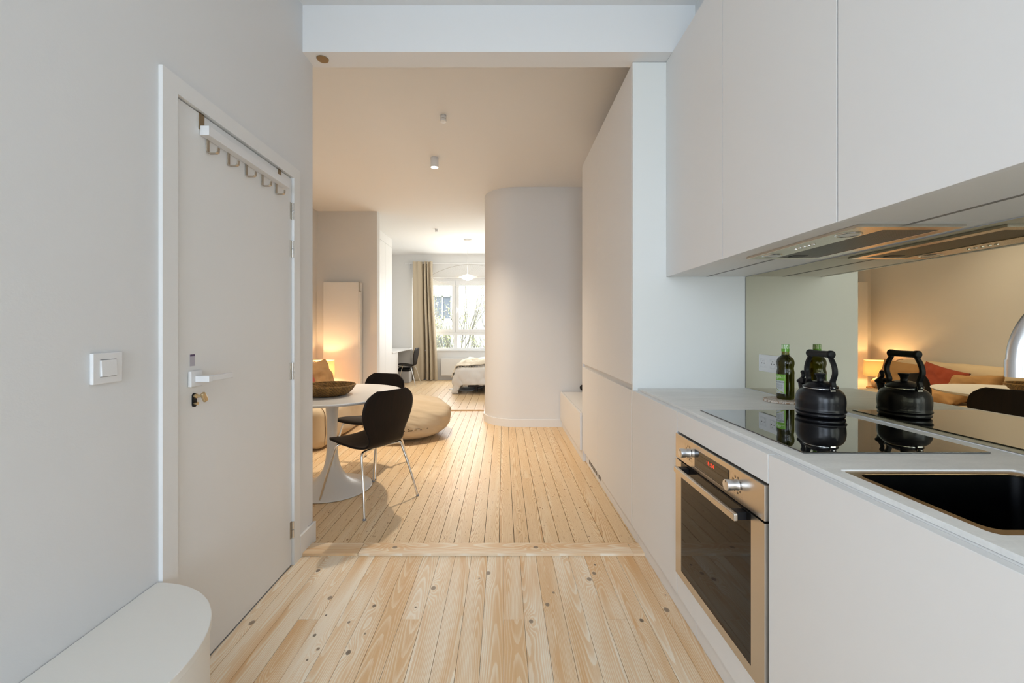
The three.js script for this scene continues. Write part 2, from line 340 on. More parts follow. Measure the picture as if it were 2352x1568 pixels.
// ---------------------------------------------------------------- floors, board by board
function plankG(x0, x1, y0, y1, d0, d1, colN, flip, off) {
  const g = new THREE.BoxGeometry(x1 - x0, y1 - y0, d1 - d0), p = g.attributes.position, uv = g.attributes.uv;
  for (let i = 0; i < p.count; i++) {
    let s = p.getX(i) / (x1 - x0) + 0.5; if (flip) s = 1 - s; s = 0.02 + 0.96 * s;
    const along = -p.getZ(i) + (d0 + d1) / 2;
    uv.setXY(i, (colN + s) / COLS, along / BL + off);
  }
  g.translate((x0 + x1) / 2, (y0 + y1) / 2, -(d0 + d1) / 2);
  return g;
}
function crossPlankG(x0, x1, y0, y1, d0, d1, colN, off) {
  const g = plankG(x0, x1, y0, y1, d0, d1, colN, false, off), p = g.attributes.position, uv = g.attributes.uv;
  for (let i = 0; i < p.count; i++) uv.setXY(i, (colN + 0.02 + 0.96 * clamp((-p.getZ(i) - d0) / (d1 - d0))) / COLS, p.getX(i) / BL + off);
  return g;
}
function boardFloor(label, x0, x1, d0, d1, w, phase, gap, m, top, joints, at) {
  const f = thing('floor', label, 'floor', at, { kind: 'structure' });
  part('sub_floor', boxG(x0, x1, top - 0.06, top - 0.012, d0, d1), M.joint, f);
  let k = 0;
  for (let n = Math.floor((x0 - phase) / w); n < Math.ceil((x1 - phase) / w); n++, k++) {
    const a = Math.max(x0, phase + n * w) + gap / 2, b = Math.min(x1, phase + (n + 1) * w) - gap / 2;
    if (b - a < 0.01) continue;
    const cuts = [d0, ...joints(n), d1];
    for (let i = 0; i + 1 < cuts.length; i++) {
      const dy = rr(-0.0007, 0.0004);
      part('floor_board', plankG(a, b, top - 0.02, top + dy, cuts[i] + (i ? 0.0005 : 0), cuts[i + 1] - 0.0005, Math.floor(rand() * COLS), rand() > 0.5, rand()), m, f);
    }
  }
  return f;
}
boardFloor('pale whitewashed pine kitchen floor boards with grey knots', XL - 0.1, XW, BACK, 2.195, 0.0865, -0.0846, 0.0013, M.pineKitchen, 0, (n) => ((n % 5 + 5) % 5 === 1 ? [1.713] : (n % 7 + 7) % 7 === 3 ? [0.9] : []), [0, 0, 0.5]);
boardFloor('golden narrow pine boards with dark gaps under the dining table', LL, XW, 2.27, 6.13, 0.0864, -0.024, 0.0030, M.pineLiving, 0, (n) => ((n % 4 + 4) % 4 === 2 ? [3.34] : []), [-0.7, 0, 4.2]);
boardFloor('wide pine boards of the bedroom floor beyond the step', LL, XW, 6.13, DW + 0.02, 0.125, -0.06, 0.004, M.pineLiving, 0.016, () => [], [-0.7, 0, 8]);
{
  const t = S('trim_3', 'worn pale wooden threshold board between kitchen and living floor', 'threshold', [-0.1, 0, 2.24]);
  part('threshold_board', crossPlankG(XL + 0.012, -0.785, 0.0, 0.014, 2.192, 2.300, 3, 0.3), M.pineKitchen, t);
  part('threshold_board', crossPlankG(-0.782, 0.700, 0.0, 0.014, 2.192, 2.300, 9, 0.1), M.pineKitchen, t);
  part('threshold_board', crossPlankG(0.701, 0.775, 0.0, 0.0135, 2.192, 2.300, 12, 0.6), M.pineKitchen, t);
  const n = S('trim_4', 'thin wooden step edge at the bedroom floor', 'step edge', [-1, 0, 6.11]);
  part('step_nosing', crossPlankG(-1.906, -0.266, 0.0, 0.017, 6.095, 6.129, 5, 0.2), M.pineLiving, n);
}

// ---------------------------------------------------------------- door on the left
{
  const d = S('door_1', 'closed white flush door in a white frame with silver hinges', 'door', [XL, 0, 1.73]);
  part('door_leaf', rboxG(XL - 0.042, XL, 0.006, 1.998, 1.358, 2.106, 0.0015), M.doorPaint, d);
  const fr = shapeOf([[1.293, 0], [1.293, 2.061], [2.168, 2.061], [2.168, 0], [2.108, 0], [2.108, 2.003], [1.354, 2.003], [1.354, 0]]);
  part('door_frame', sideG(fr, XL - 0.118, XL + 0.013), M.doorPaint, d);
  for (const y of [1.83, 1.635, 1.005, 0.185]) {
    const h = part('hinge', merge([cylG(0.0065, 0.0065, 0.042, XL + 0.006, y + 0.0015, 2.1065, 16), cylG(0.0065, 0.0065, 0.042, XL + 0.006, y - 0.0435, 2.1065, 16)]), M.chrome, d, 'silver barrel hinge');
    part('hinge_leaf', boxG(XL - 0.001, XL + 0.0015, y - 0.043, y + 0.043, 2.088, 2.106), M.hookMetal, h);
  }
  const hd = part('door_handle', rboxG(XL, XL + 0.012, 1.018, 1.074, 1.412, 1.468, 0.003), M.whitePlastic, d, 'white square lever handle');
  part('lever', merge([rboxG(XL + 0.010, XL + 0.060, 1.034, 1.056, 1.432, 1.450, 0.002), rboxG(XL + 0.0465, XL + 0.0595, 1.0345, 1.0555, 1.4485, 1.562, 0.003)]), M.whitePlastic, hd);
  const esc = new THREE.Shape(); esc.absarc(1.440, 0.985, 0.0095, 0, Math.PI, false); esc.absarc(1.440, 0.955, 0.0095, Math.PI, 2 * Math.PI, false); esc.closePath();
  const lk = part('lock_cylinder', sideG(esc, XL, XL + 0.004), M.black, d, 'brass thumb turn lock');
  const cyl = (r, l, x, y, dd) => { const g = new THREE.CylinderGeometry(r, r, l, 24); g.rotateZ(Math.PI / 2); g.translate(x + l / 2, y, -dd); return g; };
  const knob = new RoundedBoxGeometry(0.012, 0.036, 0.018, 3, 0.005); knob.rotateX(0.5); knob.translate(XL + 0.036, 0.980, -1.442);
  part('thumb_turn', merge([cyl(0.0078, 0.008, XL + 0.003, 0.984, 1.440), cyl(0.005, 0.022, XL + 0.01, 0.984, 1.440), cyl(0.0055, 0.011, XL + 0.003, 0.958, 1.440), knob]), M.brass, lk);
  part('strike_plate', rboxG(XL, XL + 0.006, 1.045, 1.098, 1.3545, 1.366, 0.002), M.whitePlastic, d);
  // sticker: the printed code is left out
  const st = thing('door_sticker', 'tiny pale sticker with violet header above the door handle', 'sticker', [XL, 1.13, 1.43]);
  part('sticker_paper', boxG(XL + 0.0004, XL + 0.001, 1.091, 1.132, 1.4215, 1.444), mat({ color: lin(0.50, 0.47, 0.52), roughness: 0.6 }), st);
  part('sticker_header', boxG(XL + 0.0008, XL + 0.0013, 1.125, 1.132, 1.4225, 1.443), mat({ color: lin(0.09, 0.05, 0.13), roughness: 0.6 }), st);
}
// hook rail hung over the door
{
  const h = thing('over_door_hook_rail', 'white bar with five metal coat hooks hung over the door', 'coat hooks', [XL, 1.92, 1.74]);
  part('bar', rboxG(XL + 0.001, XL + 0.034, 1.920, 1.954, 1.467, 2.02, 0.0015), M.whitePlastic, h);
  for (const dd of [1.475, 1.99]) part('strap', merge([boxG(XL + 0.0005, XL + 0.003, 1.94, 1.9995, dd - 0.0125, dd + 0.0125), boxG(XL - 0.04, XL + 0.003, 1.9975, 2.0005, dd - 0.0125, dd + 0.0125)]), M.strap, h, 'brown metal strap');
  for (let i = 0; i < 5; i++) {
    const dd = 1.505 + i * 0.1135, pts = [[0, 0.012], [0, -0.046], [0.006, -0.052], [0.034, -0.052], [0.041, -0.047], [0.043, -0.030]];
    const s = new THREE.Shape(); const th = 0.003;
    // an L-shaped hook in section (X outwards, Y), extruded along the bar
    pts.forEach(([x, y], k) => (k ? s.lineTo(x, y) : s.moveTo(x, y)));
    [[0.040, -0.030], [0.0385, -0.0445], [0.033, -0.0485], [0.0075, -0.0485], [0.0035, -0.0445], [0.0035, 0.012]].forEach(([x, y]) => s.lineTo(x, y)); s.closePath();
    const g = frontG(s, dd - 0.007, dd + 0.007, 0.0006); g.translate(XL + 0.001, 1.920, 0);
    part('hook', g, M.hookMetal, h, 'bent nickel hook');
  }
}
// light switch
{
  const s = thing('light_switch', 'square white light switch on the bare wall', 'switch', [XL, 1.11, 1.118]);
  part('cover_frame', rboxG(XL, XL + 0.010, 1.072, 1.156, 1.076, 1.161, 0.003, 3), M.whitePlastic, s);
  const rk = new RoundedBoxGeometry(0.006, 0.045, 0.045, 2, 0.0015); rk.rotateZ(0.05); rk.translate(XL + 0.0105, 1.114, -1.1185);
  part('rocker', rk, M.whitePlastic, s);
  for (const y of [1.0905, 1.1368]) part('gap_line', boxG(XL + 0.0095, XL + 0.0104, y, y + 0.001, 1.0955, 1.1415), M.black, s);
}
// half-round bench by the left wall
{
  const s = new THREE.Shape(), x1 = -0.755, r = x1 - XL;
  s.moveTo(XL + 0.002, -1.8); s.lineTo(x1, -1.8); s.lineTo(x1, 1.285 - r); s.absarc(XL, 1.285 - r, r, 0, Math.PI / 2 - 0.006, false); s.closePath();
  const b = thing('rounded_bench', 'low cream painted bench with a rounded end under the light switch', 'bench', [-0.95, 0, 0.3]);
  part('seat_board', planG(s, 0.400, 0.422, 0.002, 40), M.bench, b);
  const s2 = new THREE.Shape(), q = 0.004;
  s2.moveTo(XL + 0.002, -1.8); s2.lineTo(x1 - q, -1.8); s2.lineTo(x1 - q, 1.285 - r); s2.absarc(XL, 1.285 - r, r - q, 0, Math.PI / 2 - 0.006, false); s2.closePath();
  part('body', planG(s2, 0, 0.400, 0, 40), M.bench, b);
}
// brass disc under the beam
{
  const d = thing('brass_disc', 'small round brass disc set under the ceiling beam', 'fitting', [-1.011, 2.733, 2.278]);
  part('disc', latheG([[0, 0], [0.030, 0], [0.032, 0.002], [0.032, 0.008], [0, 0.008]].map(([a, y]) => [a, y]), -1.011, 2.7275, 2.278), mat({ color: lin(0.30, 0.21, 0.11), metalness: 0.6, roughness: 0.5 }), d);
}

// ---------------------------------------------------------------- kitchen: base units, counter, wall units
const GAP = 0.0018;
const SEAMS = [2.3045, 1.714, 1.124, 0.535, -0.055, -0.645];
const baseLabels = ['white handleless base cabinet between tall cupboard and oven', 'white housing cabinet around the built in oven', 'white base cabinet with a wide door under the sink', 'white base cabinet next to the sink cabinet', 'white base cabinet at the end of the counter'];
for (let i = 0; i < 5; i++) {
  const d1 = SEAMS[i], d0 = SEAMS[i + 1], c = thing('base_cabinet', baseLabels[i], 'cabinet', [1.05, 0, (d0 + d1) / 2], { group: 'kitchen base cabinets' });
  const inner = XF + 0.022;
  if (i === 1) {
    part('carcass', merge([boxG(inner, XW - 0.01, 0.107, 0.8744, d0 + 0.001, d0 + 0.017), boxG(inner, XW - 0.01, 0.107, 0.8744, d1 - 0.017, d1 - 0.001), boxG(inner, XW - 0.01, 0.107, 0.123, d0 + 0.017, d1 - 0.017), boxG(inner, inner + 0.04, 0.80, 0.8744, d0 + 0.017, d1 - 0.017)]), M.lacquer, c);
    part('top_panel', rboxG(XF, inner - 0.001, 0.793, 0.8745, d0 + GAP, d1 - GAP, 0.0012), M.lacquer, c);
    part('bottom_panel', rboxG(XF, inner - 0.001, 0.107, 0.201, d0 + GAP, d1 - GAP, 0.0012), M.lacquer, c);
  } else {
    const low = 0.8744;
    part('carcass', i === 2 ? merge([boxG(inner, XW - 0.01, 0.107, 0.64, d0 + 0.001, d1 - 0.001), boxG(inner, inner + 0.03, 0.64, 0.8744, d0 + 0.017, d1 - 0.017), boxG(inner, XW - 0.01, 0.64, 0.8744, d0 + 0.001, d0 + 0.017), boxG(inner, XW - 0.01, 0.64, 0.8744, d1 - 0.017, d1 - 0.001)]) : boxG(inner, XW - 0.01, 0.107, low, d0 + 0.001, d1 - 0.001), M.lacquer, c);
    part('door', rboxG(XF, inner - 0.001, 0.107, 0.8745, d0 + GAP, d1 - GAP, 0.0012), M.lacquer, c);
  }
}
{
  const p = thing('kitchen_plinth', 'low white plinth boards along the floor under the base cabinets', 'plinth', [XF + 0.038, 0, 0.8]);
  for (const [a, b] of [[1.604, DT - 0.002], [-0.645, 1.602]]) part('plinth_board', rboxG(XF + 0.030, XF + 0.046, 0.001, 0.105, a, b, 0.001), M.lacquer, p);
}
{ // the continuous worktop with a hole for the sink
  const c = thing('countertop', 'thin pale grey stone worktop running along the mirror', 'countertop', [1.07, 0.87, 0.8]);
  const s = shapeOf([[XF + 0.030, -0.645], [XW, -0.645], [XW, DT - 0.0015], [XF + 0.030, DT - 0.0015]]), r = 0.018, h = new THREE.Path();
  h.moveTo(0.800 + r, 0.66); h.lineTo(1.215 - r, 0.66); h.absarc(1.215 - r, 0.66 + r, r, -Math.PI / 2, 0); h.lineTo(1.215, 0.968 - 0.004); h.lineTo(1.211, 0.968); h.lineTo(0.804, 0.968); h.lineTo(0.800, 0.964); h.lineTo(0.800, 0.66 + r); h.absarc(0.800 + r, 0.66 + r, r, Math.PI, Math.PI * 1.5);
  s.holes.push(h);
  part('slab', planG(s, 0.8747, 0.8865, 0.0010, 8), M.counter, c);
  part('sealant_strip', rboxG(XW - 0.004, XW, 0.8866, 0.8896, -0.645, DT - 0.002, 0.001), M.whitePlastic, c, 'white sealant line');
}
{ // sink
  const s = thing('kitchen_sink', 'dark bronze metal sink sunk into the pale worktop', 'sink', [1.0, 0.68, 0.81]);
  const rrect = (K, x0, x1, d0, d1, r) => { const k = new K(); k.moveTo(x0 + r, d0); k.lineTo(x1 - r, d0); k.absarc(x1 - r, d0 + r, r, -Math.PI / 2, 0); k.lineTo(x1, d1 - r); k.absarc(x1 - r, d1 - r, r, 0, Math.PI / 2); k.lineTo(x0 + r, d1); k.absarc(x0 + r, d1 - r, r, Math.PI / 2, Math.PI); k.lineTo(x0, d0 + r); k.absarc(x0 + r, d0 + r, r, Math.PI, Math.PI * 1.5); return k; };
  const fl = rrect(THREE.Shape, 0.8005, 1.2145, 0.6605, 0.9675, 0.018); fl.holes.push(rrect(THREE.Path, 0.822, 1.193, 0.684, 0.946, 0.022));
  part('rim', planG(fl, 0.8785, 0.8835, 0.001, 10), M.sinkRim, s);
  const wl = rrect(THREE.Shape, 0.820, 1.195, 0.682, 0.948, 0.024); wl.holes.push(rrect(THREE.Path, 0.822, 1.193, 0.684, 0.946, 0.022));
  part('bowl', merge([planG(wl, 0.690, 0.8785, 0, 10), planG(rrect(THREE.Shape, 0.820, 1.195, 0.682, 0.948, 0.024), 0.682, 0.690, 0, 10)]), M.sinkBowl, s);
  part('drain', latheG([[0, 0.002], [0.03, 0.002], [0.042, 0.004], [0.045, 0.001]], 1.0, 0.690, 0.815), M.steel, s);
}
{ // tap
  const f = thing('kitchen_tap', 'brushed steel gooseneck kitchen tap arching over the sink', 'tap', [1.29, 0.8865, 0.80]);
  const pts = [], cx = 1.150, R = 0.142;
  pts.push(PD(1.292, 0.91, 0.80), PD(1.292, 1.02, 0.80), PD(1.292, 1.10, 0.80));
  for (let a = 0; a <= 12; a++) pts.push(PD(cx + R * Math.cos(Math.PI * a / 12), 1.15 + R * Math.sin(Math.PI * a / 12), 0.80));
  pts.push(PD(1.008, 1.142, 0.80), PD(1.008, 1.131, 0.80));
  part('spout', tubeG(pts, 0.0145, 90, 24), M.faucet, f);
  part('nozzle', cylG(0.0155, 0.0155, 0.034, 1.008, 1.126, 0.80, 28), M.faucet, f);
  part('base', merge([cylG(0.026, 0.026, 0.012, 1.29, 0.8866, 0.80), cylG(0.020, 0.020, 0.06, 1.29, 0.8866, 0.80)]), M.faucet, f);
  const lv = new THREE.CylinderGeometry(0.006, 0.006, 0.09, 16); lv.rotateX(Math.PI / 2); lv.translate(1.29, 0.93, -0.80 + 0.05);
  part('lever', lv, M.faucet, f);
}
{ // induction hob
  const h = thing('induction_hob', 'black glass induction hob flush in the worktop', 'hob', [1.06, 0.8866, 1.381]);
  part('glass_plate', rboxG(0.806, 1.310, 0.8866, 0.8906, 1.093, 1.669, 0.0015), M.blackGlass, h);
}
{ // mirror splashback
  const m = thing('mirror_splashback', 'bronze tinted mirror splashback behind the hob', 'mirror', [XW, 0.8908, 0.83]);
  part('mirror_pane', boxG(XW, XW + 0.0055, 0.8908, 1.5155, -0.645, DT - 0.002), M.mirror, m);
  part('dark_edge', boxG(XW - 0.0006, XW + 0.0055, 0.8908, 1.5155, DT - 0.002, DT - 0.0005), M.black, m);
}
{ // double socket on the mirror
  const s = thing('wall_socket', 'white double wall socket mounted on the mirror behind the bottle', 'socket', [XW, 1.0, 2.09]);
  part('cover_frame', rboxG(XW - 0.010, XW - 0.0005, 1.000, 1.087, 2.012, 2.168, 0.002), M.whitePlastic, s);
  for (const dd of [2.129, 2.052]) {
    part('insert', rboxG(XW - 0.0112, XW - 0.009, 1.020, 1.067, dd - 0.024, dd + 0.024, 0.0008), M.whiteGloss, s);
    const ring = new THREE.TorusGeometry(0.0195, 0.0015, 10, 36); ring.rotateY(Math.PI / 2); ring.translate(XW - 0.0113, 1.0435, -dd);
    const disc = new THREE.CylinderGeometry(0.0185, 0.0185, 0.001, 32); disc.rotateZ(Math.PI / 2); disc.translate(XW - 0.0110, 1.0435, -dd);
    part('socket_well', merge([ring, disc]), M.whitePlastic, s);
    const pins = []; for (const [a, b] of [[0.0095, 0], [-0.0095, 0], [0, 0.012]]) { const p = new THREE.CylinderGeometry(0.0024, 0.0024, 0.002, 12); p.rotateZ(Math.PI / 2); p.translate(XW - 0.0112, 1.0435 + b, -dd + a); pins.push(p); }
    part('pin_holes', merge(pins), M.black, s);
  }
}
// wall cabinets
const XU = 0.922, HU = 1.516, HT = 2.731;
const wallLabels = ['white wall cabinet beside the tall cupboard', 'white wall cabinet with the extractor hood in its underside', 'white wall cabinet above the sink', 'white wall cabinet next to the sink wall cabinet', 'white wall cabinet at the window end of the kitchen'];
for (let i = 0; i < 5; i++) {
  const d1 = SEAMS[i], d0 = SEAMS[i + 1], c = thing('wall_cabinet', wallLabels[i], 'cabinet', [1.15, HU, (d0 + d1) / 2], { group: 'kitchen wall cabinets' });
  part('door', rboxG(XU, XU + 0.020, HU, HT, d0 + GAP, d1 - GAP, 0.0012), M.lacquer, c);
  part('body', boxG(XU + 0.022, XW + 0.004, HU + 0.003, HT, d0 + 0.0008, d1 - 0.0008), M.lacquerWarm, c);
  part('light_profile', boxG(1.148, 1.160, HU + 0.0018, HU + 0.0032, d0 + 0.0008, d1 - 0.0008), mat({ color: lin(0.22, 0.21, 0.20), roughness: 0.5 }), c, 'narrow grey light groove');
}
{ // extractor hood under the second wall cabinet
  const h = thing('extractor_hood', 'slim stainless extractor hood set under the wall cabinet', 'extractor hood', [1.16, HU, 1.42]);
  const x0 = 1.008, x1 = 1.312, d0 = 1.153, d1 = 1.687, y = HU + 0.0025;
  const pl = shapeOf([[x0, d0], [x1, d0], [x1, d1], [x0, d1]]); pl.holes.push(holeOf([[x0 + 0.10, d0 + 0.035], [x1 - 0.035, d0 + 0.035], [x1 - 0.035, d1 - 0.035], [x0 + 0.10, d1 - 0.035]]));
  part('plate', planG(pl, y - 0.009, y, 0.001), M.steel, h);
  const fine = dataTex(128, 128, (i, j) => { const v = ((i % 8) < 3 || (j % 8) < 3 ? 150 : 40) + 40 * (hash(i, j, 8) - 0.5); return [v, v * 0.98, v * 0.94]; }, true, 18, 18);
  const fl = part('grease_filter', boxG(x0 + 0.10, x1 - 0.035, y - 0.006, y - 0.003, d0 + 0.035, d1 - 0.035), mat({ map: fine, metalness: 0.8, roughness: 0.5 }), h, 'grey metal mesh filter');
  part('filter_latch', rboxG(x0 + 0.14, x0 + 0.20, y - 0.008, y - 0.0055, d1 - 0.075, d1 - 0.045, 0.001), M.black, fl);
  for (const dd of [d0 + 0.095, d1 - 0.085]) {
    const lamp = part('lamp_ring', latheG([[0.034, 0.0015], [0.034, -0.0015], [0.029, -0.002], [0.027, 0]], x0 + 0.05, y - 0.0095, dd, 36), M.chrome, h);
    part('lamp_lens', latheG([[0, -0.0005], [0.027, -0.0005], [0.027, 0.0006]], x0 + 0.05, y - 0.0095, dd, 36), mat({ color: lin(0.75, 0.75, 0.72), roughness: 0.35 }), lamp);
  }
  for (let k = 0; k < 5; k++) part('button', latheG([[0, -0.0035], [0.005, -0.0035], [0.006, -0.002], [0.006, 0.001]], x0 + 0.05, y - 0.009, 1.388 + k * 0.021, 16), M.chrome, h);
}

// oven
{
  const o = thing('built_in_oven', 'stainless built in oven with dark glass door and two knobs', 'oven', [0.75, 0.203, 1.419]);
  const d0 = 1.1285, d1 = 1.7095, xf = XF - 0.008;
  part('cavity_box', boxG(XF + 0.012, XW - 0.1, 0.206, 0.786, d0 + 0.017, d1 - 0.017), M.black, o);
  const cp = part('control_panel', rboxG(xf, XF + 0.012, 0.687, 0.787, d0, d1, 0.0015), M.steel, o, 'brushed steel control panel');
  const disp = canvasTex(512, 140, (g, w, h) => { g.fillStyle = '#000'; g.fillRect(0, 0, w, h); g.fillStyle = '#ff2a12'; g.font = 'bold 40px monospace'; g.textAlign = 'center'; g.fillText('16:04', w * 0.50, h * 0.42); });
  const dg = new THREE.PlaneGeometry(0.232, 0.066); dg.rotateY(-Math.PI / 2); dg.translate(xf - 0.0016, 0.735, -1.422);
  part('display_glass', rboxG(xf - 0.0012, xf + 0.002, 0.702, 0.768, 1.306, 1.538, 0.0005), M.blackGlass, cp);
  part('clock_display', dg, phys({ color: lin(0.006, 0.006, 0.006), roughness: 0.02, ior: 1.6, emissive: 0xffffff, emissiveMap: disp, emissiveIntensity: 1.0 }), cp, 'red clock digits reading 16:04');
  for (const dd of [1.588, 1.262]) {
    const k = new THREE.LatheGeometry([[0, 0.036], [0.0155, 0.036], [0.0168, 0.034], [0.0170, 0.016], [0.0150, 0.013], [0.0165, 0.002], [0.0175, 0]].map(([a, b]) => new THREE.Vector2(a, b)), 40);
    k.rotateZ(Math.PI / 2); k.translate(xf, 0.738, -dd);
    const kb = part('knob', k, mat({ color: lin(0.72, 0.73, 0.75), metalness: 1, roughness: 0.3 }), cp, 'silver control knob');
    part('knob_mark', boxG(xf - 0.0366, xf - 0.0355, 0.746, 0.752, dd - 0.0008, dd + 0.0008), M.black, kb);
    const sy = canvasTex(128, 128, (g) => { g.clearRect(0, 0, 128, 128); g.strokeStyle = '#2a1d12'; g.lineWidth = 3; for (let i = 0; i < 8; i++) { const a = i / 8 * Math.PI * 1.7 - 2.6, x = 64 + 50 * Math.cos(a), y = 64 + 50 * Math.sin(a); g.strokeRect(x - 5, y - 5, 10, 9); } });
    const sg = new THREE.PlaneGeometry(0.062, 0.062); sg.rotateY(-Math.PI / 2); sg.translate(xf - 0.0004, 0.738, -dd);
    part('dial_symbols', sg, mat({ map: sy, transparent: true, roughness: 0.5 }), cp);
  }
  const fr = shapeOf([[d0, 0.205], [d1, 0.205], [d1, 0.681], [d0, 0.681]]); fr.holes.push(holeOf([[d0 + 0.062, 0.236], [d1 - 0.052, 0.236], [d1 - 0.052, 0.6805], [d0 + 0.062, 0.6805]]));
  const dr = part('oven_door', sideG(fr, xf, XF + 0.012), M.steel, o, 'brushed steel door frame');
  part('oven_glass', boxG(xf + 0.0005, XF + 0.010, 0.236, 0.6805, d0 + 0.062, d1 - 0.052), M.ovenGlass, dr, 'dark tinted door glass');
  part('handle', rboxG(xf - 0.044, xf - 0.030, 0.652, 0.676, 1.200, 1.628, 0.005, 3), M.steel, dr, 'steel bar handle');
  for (const dd of [1.212, 1.590]) part('handle_bracket', rboxG(xf - 0.032, xf + 0.001, 0.652, 0.675, dd, dd + 0.030, 0.002), M.black, dr);
}

// tall cupboard
{
  const D1 = 3.78, t = thing('tall_cupboard', 'tall white fitted cupboard with a recessed handle groove', 'cupboard', [1.05, 0, 3.04]);
  part('side_panel', boxG(XF + 0.0005, XW + 0.005, 0.107, HT, DT, DT + 0.018), M.panel, t);
  part('carcass', merge([boxG(XF + 0.022, XW + 0.005, 0.10, HT, DT + 0.018, D1 - 0.018), boxG(XF + 0.001, XW + 0.005, 0, HT, D1 - 0.018, D1)]), M.lacquerWarm, t);
  const seam = 3.169;
  for (const [a, b] of [[DT + 0.0195, seam], [seam, D1 - 0.019]]) {
    part('upper_door', rboxG(XF, XF + 0.020, 0.905, HT - 0.001, a + GAP * 0.7, b - GAP * 0.7, 0.0012), M.lacquer, t);
    part('lower_door', rboxG(XF, XF + 0.020, 0.107, 0.871, a + GAP * 0.7, b - GAP * 0.7, 0.0012), M.lacquer, t);
  }
  const pl = part('plinth', rboxG(XF + 0.030, XF + 0.046, 0.001, 0.099, DT, D1 - 0.018, 0.001), M.lacquer, t);
  for (let k = 0; k < 11; k++) part('vent_slot', boxG(XF + 0.0292, XF + 0.031, 0.030, 0.062, 3.19 + k * 0.040, 3.19 + k * 0.040 + 0.020), M.black, pl);
}
// low bench cupboard beyond it
{
  const b = thing('bench_cupboard', 'low white bench cupboard between tall cupboard and curved wall', 'cupboard', [1.04, 0, 4.43]);
  const x = 0.712, a = 3.7815, e = 5.076;
  part('front_panel', rboxG(x, x + 0.020, 0.095, 0.443, a, e, 0.0012), M.lacquerWarm, b);
  part('top_board', rboxG(x + 0.026, XW + 0.004, 0.420, 0.440, a, e, 0.0012), M.lacquerWarm, b);
  part('carcass', boxG(x + 0.021, XW + 0.004, 0.095, 0.419, a, e), M.lacquerWarm, b);
  part('plinth', rboxG(x + 0.022, x + 0.04, 0.001, 0.094, a, e, 0.001), M.lacquer, b);
  const k = thing('wall_fitting', 'small round black fitting on the curved wall above the bench', 'fitting', [0.994, 0.45, 5.09]);
  const g = new THREE.LatheGeometry([[0, 0.03], [0.030, 0.028], [0.037, 0.020], [0.037, 0]].map(([p, q]) => new THREE.Vector2(p, q)), 32); g.rotateX(Math.PI / 2); g.translate(0.994, 0.492, -5.0915);
  part('cap', g, M.black, k);
}

